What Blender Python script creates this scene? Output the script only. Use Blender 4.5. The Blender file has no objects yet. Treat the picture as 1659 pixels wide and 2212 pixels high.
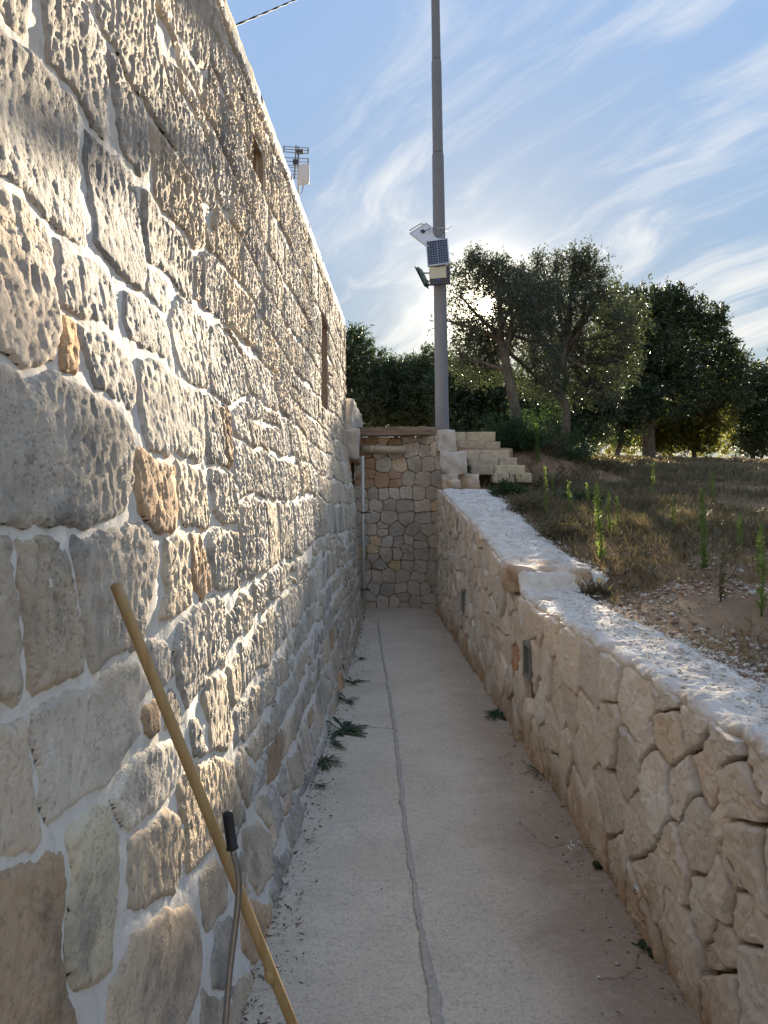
import bpy, math, random
import numpy as np
from mathutils import Vector, Matrix
random.seed(7)
rng = np.random.default_rng(7)
SC = bpy.context.scene
COL = SC.collection
R = math.radians

# ------------------------------------------------------------------ camera, sky, sun, exposure
CAM_H = 1.6
PITCH = R(-0.752)
FPX, CX, CY = 1600.0, 829.5, 1106.0        # focal length and centre in units of the survey picture (1659 x 2212)
cam_d = bpy.data.cameras.new('camera')
cam = bpy.data.objects.new('camera', cam_d)
COL.objects.link(cam)
cam_d.sensor_fit = 'VERTICAL'
cam_d.sensor_height = 24.0
cam_d.lens = 24.0 * FPX / 2212.0
cam_d.clip_start = 0.05
cam_d.clip_end = 9000
cam.location = (0, 0, CAM_H)
cam.rotation_euler = (R(90) + PITCH, 0, 0)
SC.camera = cam


def ray(px, py):
    """direction (x, y, z) with y = 1 of the sight line through a survey point"""
    a, b = (px - CX) / FPX, (CY - py) / FPX
    c, s = math.cos(PITCH), math.sin(PITCH)
    y, z = c - s * b, s + c * b
    return (a / y, 1.0, z / y)


def at(px, py, d):
    r = ray(px, py)
    return (r[0] * d, d, CAM_H + r[2] * d)


SUNR = Vector(ray(1049, 663)).normalized()
SUN_EL = math.asin(SUNR.z)
SUN_AZ = math.atan2(SUNR.x, SUNR.y)         # clockwise from +Y

world = bpy.data.worlds.new('World')
SC.world = world
world.use_nodes = True
wn, wl = world.node_tree.nodes, world.node_tree.links
wn.clear()


def N(nodes, typ, **kw):
    n = nodes.new(typ)
    for k, v in kw.items():
        setattr(n, k, v)
    return n


def build_sky():
    out = N(wn, 'ShaderNodeOutputWorld')
    bg = N(wn, 'ShaderNodeBackground')
    bg.inputs['Strength'].default_value = 0.085
    wl.new(bg.outputs[0], out.inputs[0])
    sky = N(wn, 'ShaderNodeTexSky')
    sky.sky_type = 'NISHITA'
    sky.sun_disc = False
    sky.sun_elevation = SUN_EL
    sky.sun_rotation = SUN_AZ
    sky.air_density = 1.0
    sky.dust_density = 0.1
    sky.ozone_density = 2.0

    def vm(op, a, b=None):
        n = N(wn, 'ShaderNodeVectorMath', operation=op)
        for i, v in enumerate((a, b)):
            if v is None:
                continue
            if isinstance(v, (tuple, list, Vector)):
                n.inputs[i].default_value = v
            else:
                wl.new(v, n.inputs[i])
        return n

    def m(op, a, b=0.0, clamp=False):
        n = N(wn, 'ShaderNodeMath', operation=op)
        n.use_clamp = clamp
        for i, v in enumerate((a, b)):
            if isinstance(v, (int, float)):
                n.inputs[i].default_value = v
            else:
                wl.new(v, n.inputs[i])
        return n.outputs[0]
    tc = N(wn, 'ShaderNodeTexCoord')
    dirv = vm('NORMALIZE', tc.outputs['Generated']).outputs[0]
    sep = N(wn, 'ShaderNodeSeparateXYZ')
    wl.new(dirv, sep.inputs[0])
    zz = m('ADD', m('MAXIMUM', sep.outputs[2], 0.0), 0.16)
    px = m('DIVIDE', sep.outputs[0], zz)
    py = m('DIVIDE', sep.outputs[1], zz)
    cmb = N(wn, 'ShaderNodeCombineXYZ')
    wl.new(px, cmb.inputs[0]); wl.new(py, cmb.inputs[1])
    # compress the very wide range of the sky the way the phone does, evenly over the whole dome
    hs = N(wn, 'ShaderNodeHueSaturation')
    hs.inputs['Saturation'].default_value = 0.90
    wl.new(sky.outputs[0], hs.inputs['Color'])
    lum = vm('DOT_PRODUCT', hs.outputs[0], (0.25, 0.6, 0.15)).outputs['Value']
    gain = m('MULTIPLY', m('POWER', m('MAXIMUM', lum, 0.02), -1.0), 0.66)
    c3n = vm('SCALE', hs.outputs[0]); wl.new(gain, c3n.inputs['Scale'])
    c3 = c3n.outputs[0]
    # veil of cirrus: streaky noise on a plane high above
    mp = N(wn, 'ShaderNodeMapping')
    mp.inputs['Scale'].default_value = (0.62, 2.3, 1)
    mp0 = N(wn, 'ShaderNodeMapping')
    mp0.inputs['Rotation'].default_value = (0, 0, R(62))
    wl.new(cmb.outputs[0], mp0.inputs[0])
    wl.new(mp0.outputs[0], mp.inputs[0])
    w1 = N(wn, 'ShaderNodeTexNoise')
    w1.inputs['Scale'].default_value = 0.9; w1.inputs['Detail'].default_value = 3
    wl.new(cmb.outputs[0], w1.inputs['Vector'])
    wv = vm('MULTIPLY', vm('SUBTRACT', w1.outputs['Color'], (0.5, 0.5, 0.5)).outputs[0], (1.25, 1.25, 0)).outputs[0]
    pv = vm('ADD', mp.outputs[0], wv).outputs[0]
    n1 = N(wn, 'ShaderNodeTexNoise')
    n1.inputs['Scale'].default_value = 1.9; n1.inputs['Detail'].default_value = 12
    n1.inputs['Roughness'].default_value = 0.63; n1.inputs['Distortion'].default_value = 0.2
    wl.new(pv, n1.inputs['Vector'])
    n2 = N(wn, 'ShaderNodeTexNoise')
    n2.inputs['Scale'].default_value = 0.45; n2.inputs['Detail'].default_value = 2
    wl.new(cmb.outputs[0], n2.inputs['Vector'])
    dot = vm('DOT_PRODUCT', dirv, tuple(SUNR)).outputs['Value']
    ang = m('MULTIPLY', m('ARCCOSINE', m('MINIMUM', dot, 0.999999)), 180 / math.pi)
    near = m('POWER', 2.718, m('MULTIPLY', ang, -1 / 20.0))
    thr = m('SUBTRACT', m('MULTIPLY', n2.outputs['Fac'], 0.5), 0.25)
    # clear ragged lane over the house; cirrus added beyond the view lightens the shade
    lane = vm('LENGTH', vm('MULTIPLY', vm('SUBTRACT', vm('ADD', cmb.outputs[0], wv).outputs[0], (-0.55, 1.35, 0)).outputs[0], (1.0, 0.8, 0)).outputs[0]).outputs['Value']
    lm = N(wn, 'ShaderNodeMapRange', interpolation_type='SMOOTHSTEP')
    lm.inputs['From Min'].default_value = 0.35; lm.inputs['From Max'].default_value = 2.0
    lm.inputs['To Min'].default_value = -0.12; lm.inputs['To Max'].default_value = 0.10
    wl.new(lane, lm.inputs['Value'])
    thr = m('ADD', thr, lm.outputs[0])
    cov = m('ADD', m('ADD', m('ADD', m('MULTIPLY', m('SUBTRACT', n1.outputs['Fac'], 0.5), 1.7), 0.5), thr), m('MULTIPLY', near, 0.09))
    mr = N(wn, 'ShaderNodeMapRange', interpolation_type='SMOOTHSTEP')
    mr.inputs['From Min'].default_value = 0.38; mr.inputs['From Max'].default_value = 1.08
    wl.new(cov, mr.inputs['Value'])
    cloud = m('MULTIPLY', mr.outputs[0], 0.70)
    glow = m('POWER', 2.718, m('MULTIPLY', ang, -1 / 9.0))
    cb = m('ADD', 1.42, m('MULTIPLY', glow, 0.7))
    ccol = vm('SCALE', (1.0, 0.94, 0.84)); wl.new(cb, ccol.inputs['Scale'])
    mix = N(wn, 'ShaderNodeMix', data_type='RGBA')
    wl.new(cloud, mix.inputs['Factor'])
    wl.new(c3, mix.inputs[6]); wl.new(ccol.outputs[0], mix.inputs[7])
    # aureole and disc of the sun itself
    au = m('MULTIPLY', m('POWER', 2.718, m('MULTIPLY', ang, -1 / 4.0)), 9.0)
    disc = m('ADD', m('MULTIPLY', m('LESS_THAN', ang, 0.30), 150.0), m('MULTIPLY', m('POWER', 2.718, m('MULTIPLY', ang, -1 / 0.9)), 40.0))
    ad = vm('SCALE', (1.0, 0.86, 0.62)); wl.new(m('ADD', m('MULTIPLY', au, 0.14), disc), ad.inputs['Scale'])
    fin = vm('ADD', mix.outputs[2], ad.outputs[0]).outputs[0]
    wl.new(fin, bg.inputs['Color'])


build_sky()

sun_d = bpy.data.lights.new('sun', 'SUN')
sun_d.energy = 3.3
sun_d.angle = R(0.53)
sun_d.color = (1.0, 0.85, 0.64)
sun = bpy.data.objects.new('sun', sun_d)
COL.objects.link(sun)
sun.rotation_euler = SUNR.to_track_quat('Z', 'Y').to_euler()
SC.view_settings.view_transform = 'Standard'
SC.view_settings.look = 'None'
SC.view_settings.gamma = 1.0
SC.view_settings.exposure = 3.25
SC.view_settings.use_curve_mapping = False
SC.cycles.max_bounces = 6
SC.cycles.diffuse_bounces = 4
SC.cycles.transparent_max_bounces = 4
SC.cycles.use_denoising = True

# ------------------------------------------------------------------ noise


def _hash(ix, iy, seed):
    h = (ix.astype(np.int64) * 374761393 + iy.astype(np.int64) * 668265263 + seed * 1442695041) & 0xFFFFFFFF
    h = ((h ^ (h >> 13)) * 1274126177) & 0xFFFFFFFF
    h = ((h ^ (h >> 16)) * 2246822519) & 0xFFFFFFFF
    return (h ^ (h >> 15)) & 0xFFFFFFFF


def noise2(x, y, seed=0):
    x, y = np.broadcast_arrays(np.asarray(x, float), np.asarray(y, float))
    x0, y0 = np.floor(x), np.floor(y)
    fx, fy = x - x0, y - y0
    ux, uy = fx * fx * fx * (fx * (fx * 6 - 15) + 10), fy * fy * fy * (fy * (fy * 6 - 15) + 10)

    def g(dx, dy):
        a = _hash(x0 + dx, y0 + dy, seed) * (2 * math.pi / 4294967296.0)
        return np.cos(a) * (fx - dx) + np.sin(a) * (fy - dy)
    a = g(0, 0) * (1 - ux) + g(1, 0) * ux
    b = g(0, 1) * (1 - ux) + g(1, 1) * ux
    return (a * (1 - uy) + b * uy) * 1.5


def fbm(x, y, seed=0, octv=4, gain=0.5):
    s, a, f = 0, 1.0, 1.0
    for i in range(octv):
        s = s + a * noise2(np.asarray(x) * f, np.asarray(y) * f, seed + i * 17)
        a *= gain; f *= 2.03
    return s


def sstep(a, b, x):
    t = np.clip((np.asarray(x, float) - a) / (b - a), 0, 1)
    return t * t * (3 - 2 * t)


# ------------------------------------------------------------------ objects
def mesh_np(name, V, F, smooth=False):
    V = np.ascontiguousarray(V, np.float32); F = np.ascontiguousarray(F, np.int32)
    me = bpy.data.meshes.new(name)
    n, k = F.shape
    me.vertices.add(len(V)); me.vertices.foreach_set('co', V.ravel())
    me.loops.add(n * k); me.loops.foreach_set('vertex_index', F.ravel())
    me.polygons.add(n); me.polygons.foreach_set('loop_start', np.arange(0, n * k, k, dtype=np.int32))
    if smooth:
        me.polygons.foreach_set('use_smooth', np.ones(n, bool))
    me.update(calc_edges=True)
    return me


def link(name, me, mt=None, parent=None):
    o = bpy.data.objects.new(name, me)
    COL.objects.link(o)
    if mt is not None and me is not None and not me.materials:
        me.materials.append(mt)
    if parent is not None:
        o.parent = parent
    return o


def tag(o, label=None, cat=None, group=None, kind=None):
    if label: o['label'] = label
    if cat: o['category'] = cat
    if group: o['group'] = group
    if kind: o['kind'] = kind
    return o


def empty(name, loc=(0, 0, 0)):
    o = bpy.data.objects.new(name, None)
    o.location = loc
    o.empty_display_size = 0.1
    COL.objects.link(o)
    return o


class MB:
    """collects simple shapes into one mesh"""
    def __init__(s):
        s.v, s.f = [], []

    def add(s, V, F):
        b = len(s.v)
        s.v += [tuple(p) for p in V]
        s.f += [tuple(i + b for i in q) for q in F]

    def box(s, c, sx, sy, sz, M=None):
        P = [Vector((x * sx / 2, y * sy / 2, z * sz / 2)) for x in (-1, 1) for y in (-1, 1) for z in (-1, 1)]
        if M is not None: P = [M @ p for p in P]
        c = Vector(c)
        s.add([p + c for p in P], [(0, 1, 3, 2), (4, 6, 7, 5), (0, 4, 5, 1), (2, 3, 7, 6), (0, 2, 6, 4), (1, 5, 7, 3)])

    def tube(s, pts, rad, n=8, cap=True):
        pts = [Vector(p) for p in pts]
        if not hasattr(rad, '__len__'): rad = [rad] * len(pts)
        rings, up = [], Vector((0.31, 0.17, 0.93)).normalized()
        for i, p in enumerate(pts):
            t = (pts[min(i + 1, len(pts) - 1)] - pts[max(i - 1, 0)]).normalized()
            a = t.cross(up)
            if a.length < 1e-3: a = t.cross(Vector((1, 0, 0)))
            a.normalize(); b = t.cross(a)
            rings.append([p + (a * math.cos(2 * math.pi * k / n) + b * math.sin(2 * math.pi * k / n)) * rad[i] for k in range(n)])
        V = [q for r_ in rings for q in r_]
        F = []
        for i in range(len(pts) - 1):
            for k in range(n):
                F.append((i * n + k, i * n + (k + 1) % n, (i + 1) * n + (k + 1) % n, (i + 1) * n + k))
        if cap:
            F.append(tuple(range(n))[::-1]); F.append(tuple((len(pts) - 1) * n + k for k in range(n)))
        s.add(V, F)

    def build(s, name, mt, parent=None, smooth=False, bevel=0):
        me = bpy.data.meshes.new(name)
        me.from_pydata(s.v, [], s.f)
        if smooth:
            me.polygons.foreach_set('use_smooth', np.ones(len(me.polygons), bool))
        me.update()
        o = link(name, me, mt, parent)
        if bevel:
            b = o.modifiers.new('bevel', 'BEVEL'); b.width = bevel; b.segments = 2; b.limit_method = 'ANGLE'
        return o


# ------------------------------------------------------------------ materials
def material(name):
    m = bpy.data.materials.new(name)
    m.use_nodes = True
    return m, m.node_tree.nodes, m.node_tree.links, m.node_tree.nodes['Principled BSDF']


class Sh:
    """small helper to wire a procedural material"""
    def __init__(s, name, rough=0.9, spec=0.25):
        s.m, s.n, s.l, s.p = material(name)
        s.p.inputs['Roughness'].default_value = rough
        s.p.inputs['Specular IOR Level'].default_value = spec
        s.tc = s.n.new('ShaderNodeTexCoord')
        s.co = s.tc.outputs['Object']

    def scaled(s, sx, sy, sz):
        mp = s.n.new('ShaderNodeMapping'); mp.inputs['Scale'].default_value = (sx, sy, sz)
        s.l.new(s.tc.outputs['Object'], mp.inputs[0]); return mp.outputs[0]

    def noise(s, scale, detail=4, rough=0.55, dist=0.0, co=None):
        t = s.n.new('ShaderNodeTexNoise')
        t.inputs['Scale'].default_value = scale; t.inputs['Detail'].default_value = detail
        t.inputs['Roughness'].default_value = rough; t.inputs['Distortion'].default_value = dist
        s.l.new(co or s.co, t.inputs['Vector']); return t.outputs['Fac']

    def vor(s, scale, feature='F1', co=None):
        t = s.n.new('ShaderNodeTexVoronoi'); t.feature = feature
        t.inputs['Scale'].default_value = scale
        s.l.new(co or s.co, t.inputs['Vector']); return t.outputs['Distance']

    def ramp(s, fac, a, b, lo=0.0, hi=1.0):
        r = s.n.new('ShaderNodeMapRange'); r.interpolation_type = 'SMOOTHSTEP'
        r.inputs['From Min'].default_value = a; r.inputs['From Max'].default_value = b
        r.inputs['To Min'].default_value = lo; r.inputs['To Max'].default_value = hi
        s.l.new(fac, r.inputs['Value']); return r.outputs[0]

    def mix(s, fac, a, b, blend='MIX'):
        x = s.n.new('ShaderNodeMix'); x.data_type = 'RGBA'; x.blend_type = blend
        for sock, v in ((x.inputs[0], fac), (x.inputs[6], a), (x.inputs[7], b)):
            if isinstance(v, (int, float)): sock.default_value = v
            elif isinstance(v, tuple): sock.default_value = (*v, 1)
            else: s.l.new(v, sock)
        return x.outputs[2]

    def math(s, op, a, b=0.0):
        x = s.n.new('ShaderNodeMath'); x.operation = op
        for sock, v in ((x.inputs[0], a), (x.inputs[1], b)):
            if isinstance(v, (int, float)): sock.default_value = v
            else: s.l.new(v, sock)
        return x.outputs[0]

    def objcol(s):
        i = s.n.new('ShaderNodeObjectInfo'); return i.outputs['Color']

    def objrand(s):
        i = s.n.new('ShaderNodeObjectInfo'); return i.outputs['Random']

    def sepz(s, k=2):
        x = s.n.new('ShaderNodeSeparateXYZ'); s.l.new(s.co, x.inputs[0]); return x.outputs[k]

    def bump(s, h, strength=0.5, dist=0.01):
        b = s.n.new('ShaderNodeBump'); b.inputs['Strength'].default_value = strength; b.inputs['Distance'].default_value = dist
        s.l.new(h, b.inputs['Height']); s.l.new(b.outputs[0], s.p.inputs['Normal'])

    def color(s, c):
        if isinstance(c, tuple): s.p.inputs['Base Color'].default_value = (*c, 1)
        else: s.l.new(c, s.p.inputs['Base Color'])
        return s.m


def simple(name, col, rough=0.6, metal=0.0, var=0.12, scale=20, bump=0.0):
    s = Sh(name, rough, 0.4)
    s.p.inputs['Metallic'].default_value = metal
    f = s.noise(scale, 5)
    c = s.mix(f, tuple(x * (1 - var) for x in col), tuple(min(1, x * (1 + var)) for x in col))
    if bump: s.bump(s.noise(scale * 4, 4), bump, 0.004)
    return s.color(c)


def m_old_stone():
    s = Sh('weathered_limestone', 0.95, 0.15)
    base = s.mix(s.ramp(s.noise(2.2, 5, 0.6), 0.32, 0.68), (0.47, 0.405, 0.325), (0.61, 0.545, 0.455))
    base = s.mix(s.ramp(s.noise(14, 5, 0.65), 0.4, 0.75, 0, 0.6), base, (0.66, 0.585, 0.475))
    base = s.mix(s.ramp(s.noise(3.1, 8, 0.7, 0.4), 0.47, 0.66, 0, 0.8), base, (0.235, 0.225, 0.21))
    base = s.mix(s.ramp(s.noise(45, 4, 0.7), 0.5, 0.72, 0, 0.55), base, (0.16, 0.15, 0.135))
    base = s.mix(s.ramp(s.noise(5.5, 7, 0.75), 0.56, 0.74, 0, 0.8), base, (0.70, 0.65, 0.57))
    base = s.mix(1.0, base, s.objcol(), 'MULTIPLY')
    pit = s.math('MULTIPLY', s.ramp(s.vor(75), 0.05, 0.5), s.ramp(s.noise(3.5, 3), 0.42, 0.62, 0.05, 0.8))
    h = s.math('ADD', s.math('MULTIPLY', s.noise(60, 8, 0.75), 1.0), s.math('ADD', pit, s.math('MULTIPLY', s.noise(40, 4, 0.7, 0.8, s.scaled(1, 1, 0.4)), 0.6)))
    s.bump(h, 0.7, 0.008)
    return s.color(base)


def m_mortar():
    s = Sh('lime_mortar', 0.95, 0.1)
    c = s.mix(s.noise(9, 6, 0.65), (0.58, 0.54, 0.475), (0.80, 0.765, 0.71))
    c = s.mix(s.ramp(s.noise(3.0, 6, 0.7), 0.52, 0.72, 0, 0.6), c, (0.52, 0.46, 0.38))
    c = s.mix(s.ramp(s.noise(38, 4, 0.6), 0.52, 0.75, 0, 0.5), c, (0.46, 0.41, 0.34))
    s.bump(s.math('ADD', s.noise(70, 6, 0.7), s.math('MULTIPLY', s.noise(16, 3), 1.4)), 0.45, 0.008)
    return s.color(c)


def m_cream_stone(name='cream_limestone', low=-0.06, high=0.36, stain=0.88):
    """rough cut cream stone; earth stains creep up from the foot"""
    s = Sh(name, 0.92, 0.18)
    c = s.mix(s.ramp(s.noise(4, 6, 0.6), 0.3, 0.7), (0.76, 0.645, 0.53), (0.87, 0.775, 0.67))
    c = s.mix(s.ramp(s.noise(26, 6, 0.7), 0.45, 0.75, 0, 0.55), c, (0.76, 0.68, 0.57))
    c = s.mix(s.ramp(s.noise(7, 7, 0.7, 0.6), 0.58, 0.75, 0, 0.5), c, (0.50, 0.345, 0.21))
    z = s.math('ADD', s.sepz(), s.math('MULTIPLY', s.math('SUBTRACT', s.noise(3.3, 5, 0.65), 0.5), 0.9))
    c = s.mix(s.ramp(z, low, high, stain, 0.0), c, s.mix(s.noise(9, 5), (0.40, 0.255, 0.14), (0.52, 0.35, 0.21)))
    c = s.mix(1.0, c, s.objcol(), 'MULTIPLY')
    chip = s.ramp(s.vor(34, 'F1', s.scaled(1, 1, 0.8)), 0.0, 0.55)
    chip = s.math('MULTIPLY', chip, s.ramp(s.noise(6, 3), 0.35, 0.65, 0.1, 0.9))
    h = s.math('ADD', s.math('ADD', s.math('MULTIPLY', s.noise(48, 9, 0.78), 1.6), s.noise(13, 5, 0.65, 0.8)), chip)
    s.bump(h, 0.62, 0.022)
    c = s.mix(s.ramp(s.noise(75, 5, 0.8), 0.57, 0.78, 0, 0.28), c, (0.50, 0.40, 0.30))
    c = s.mix(s.ramp(s.noise(2.4, 6, 0.7), 0.5, 0.7, 0, 0.45), c, (0.83, 0.77, 0.70))
    return s.color(c)


def m_concrete():
    s = Sh('washed_concrete', 0.93, 0.2)
    c = s.mix(s.ramp(s.noise(1.3, 5, 0.6), 0.3, 0.7), (0.61, 0.52, 0.405), (0.72, 0.625, 0.50))
    c = s.mix(s.ramp(s.noise(1.0, 5, 0.7, 0.0, s.scaled(7, 60, 7)), 0.5, 0.75, 0, 0.28), c, (0.36, 0.31, 0.25))
    c = s.mix(s.ramp(s.noise(4.5, 6, 0.7, 0.4), 0.50, 0.72, 0, 0.40), c, (0.40, 0.345, 0.285))
    c = s.mix(s.ramp(s.noise(42, 5, 0.8), 0.50, 0.68, 0, 0.6), c, (0.30, 0.25, 0.195))
    c = s.mix(s.ramp(s.noise(90, 4, 0.75), 0.50, 0.68, 0, 0.62), c, (0.255, 0.215, 0.175))
    c = s.mix(s.ramp(s.noise(230, 2, 0.6), 0.55, 0.75, 0, 0.5), c, (0.70, 0.63, 0.54))
    c = s.mix(s.ramp(s.noise(14, 6, 0.7), 0.52, 0.75, 0, 0.35), c, (0.34, 0.29, 0.24))
    # red earth washed down along the retaining wall
    x = s.math('ADD', s.sepz(0), s.math('MULTIPLY', s.math('SUBTRACT', s.noise(1.6, 6, 0.65), 0.5), 0.85))
    y = s.ramp(s.sepz(1), 2.2, 7.5, 1.0, 0.3)
    e = s.math('MULTIPLY', s.ramp(x, 0.34, 0.84, 0.0, 0.78), y)
    e = s.math('MULTIPLY', e, s.ramp(s.noise(25, 5, 0.7), 0.2, 0.6, 0.65, 1.0))
    c = s.mix(e, c, (0.27, 0.19, 0.135))
    h = s.math('ADD', s.noise(140, 4, 0.7), s.math('MULTIPLY', s.noise(30, 5, 0.7), 1.5))
    s.bump(h, 0.55, 0.006)
    return s.color(c)


def m_soil():
    s = Sh('dry_red_soil', 0.97, 0.1)
    c = s.mix(s.ramp(s.noise(0.7, 6, 0.6), 0.3, 0.7), (0.26, 0.155, 0.098), (0.39, 0.265, 0.175))
    c = s.mix(s.ramp(s.noise(5, 8, 0.7), 0.48, 0.7, 0, 0.7), c, (0.19, 0.13, 0.085))
    c = s.mix(s.ramp(s.noise(28, 5, 0.75), 0.60, 0.74, 0, 0.85), c, (0.50, 0.42, 0.33))
    c = s.mix(s.ramp(s.noise(0.35, 4, 0.6), 0.5, 0.7, 0, 0.6), c, (0.36, 0.27, 0.165))
    s.bump(s.math('ADD', s.noise(20, 6, 0.7), s.noise(70, 4, 0.7)), 0.8, 0.03)
    return s.color(c)


def m_ledge():
    s = Sh('white_crushed_stone', 0.95, 0.15)
    c = s.mix(s.ramp(s.noise(8, 6, 0.65), 0.3, 0.7), (0.58, 0.52, 0.45), (0.78, 0.73, 0.66))
    c = s.mix(s.ramp(s.noise(60, 4, 0.7), 0.52, 0.7, 0, 0.4), c, (0.46, 0.39, 0.32))
    c = s.mix(s.ramp(s.noise(3.2, 6, 0.7), 0.56, 0.7, 0, 0.65), c, (0.46, 0.31, 0.21))
    s.bump(s.math('ADD', s.noise(85, 5, 0.75), s.math('MULTIPLY', s.vor(60), 0.8)), 0.6, 0.010)
    return s.color(c)


def m_plaster(name='whitewashed_plaster', ca=(0.56, 0.50, 0.43), cb=(0.74, 0.70, 0.64)):
    s = Sh(name, 0.9, 0.2)
    c = s.mix(s.ramp(s.noise(6, 6, 0.65), 0.3, 0.7), ca, cb)
    c = s.mix(s.ramp(s.noise(11, 6, 0.7), 0.55, 0.72, 0, 0.6), c, (0.40, 0.32, 0.25))
    s.bump(s.noise(30, 6, 0.7), 0.5, 0.012)
    return s.color(c)


def m_tufa():
    s = Sh('yellow_tufa_block', 0.93, 0.15)
    c = s.mix(s.ramp(s.noise(9, 6, 0.65), 0.3, 0.72), (0.41, 0.35, 0.255), (0.55, 0.48, 0.36))
    c = s.mix(s.ramp(s.noise(40, 5, 0.7), 0.56, 0.75, 0, 0.5), c, (0.33, 0.26, 0.17))
    c = s.mix(1.0, c, s.objcol(), 'MULTIPLY')
    s.bump(s.noise(45, 6, 0.7), 0.5, 0.008)
    return s.color(c)


def m_leaf(name, dark, light, trans, tw=0.35):
    s = Sh(name, 0.5, 0.35)
    g = s.n.new('ShaderNodeNewGeometry')
    r = g.outputs['Random Per Island']
    c = s.mix(r, dark, light)
    s.l.new(c, s.p.inputs['Base Color'])
    t = s.n.new('ShaderNodeBsdfTranslucent')
    s.l.new(s.mix(r, tuple(x * 0.75 for x in trans), trans), t.inputs['Color'])
    mx = s.n.new('ShaderNodeMixShader'); mx.inputs[0].default_value = tw
    s.l.new(s.p.outputs[0], mx.inputs[1]); s.l.new(t.outputs[0], mx.inputs[2])
    s.l.new(mx.outputs[0], s.n['Material Output'].inputs['Surface'])
    return s.m


def m_bark(name, a, b):
    s = Sh(name, 0.95, 0.1)
    co = s.scaled(9, 9, 2.2)
    f = s.noise(2.2, 6, 0.65, 0.5, co)
    c = s.mix(s.ramp(f, 0.3, 0.7), a, b)
    s.bump(f, 0.9, 0.03)
    return s.color(c)


def m_wood(name, a, b, sc=(40, 40, 2.5), bump=0.15, rough=0.6):
    s = Sh(name, rough, 0.3)
    f = s.noise(1.0, 6, 0.6, 0.6, s.scaled(*sc))
    c = s.mix(s.ramp(f, 0.3, 0.7), a, b)
    s.bump(f, bump, 0.004)
    return s.color(c)


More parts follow.
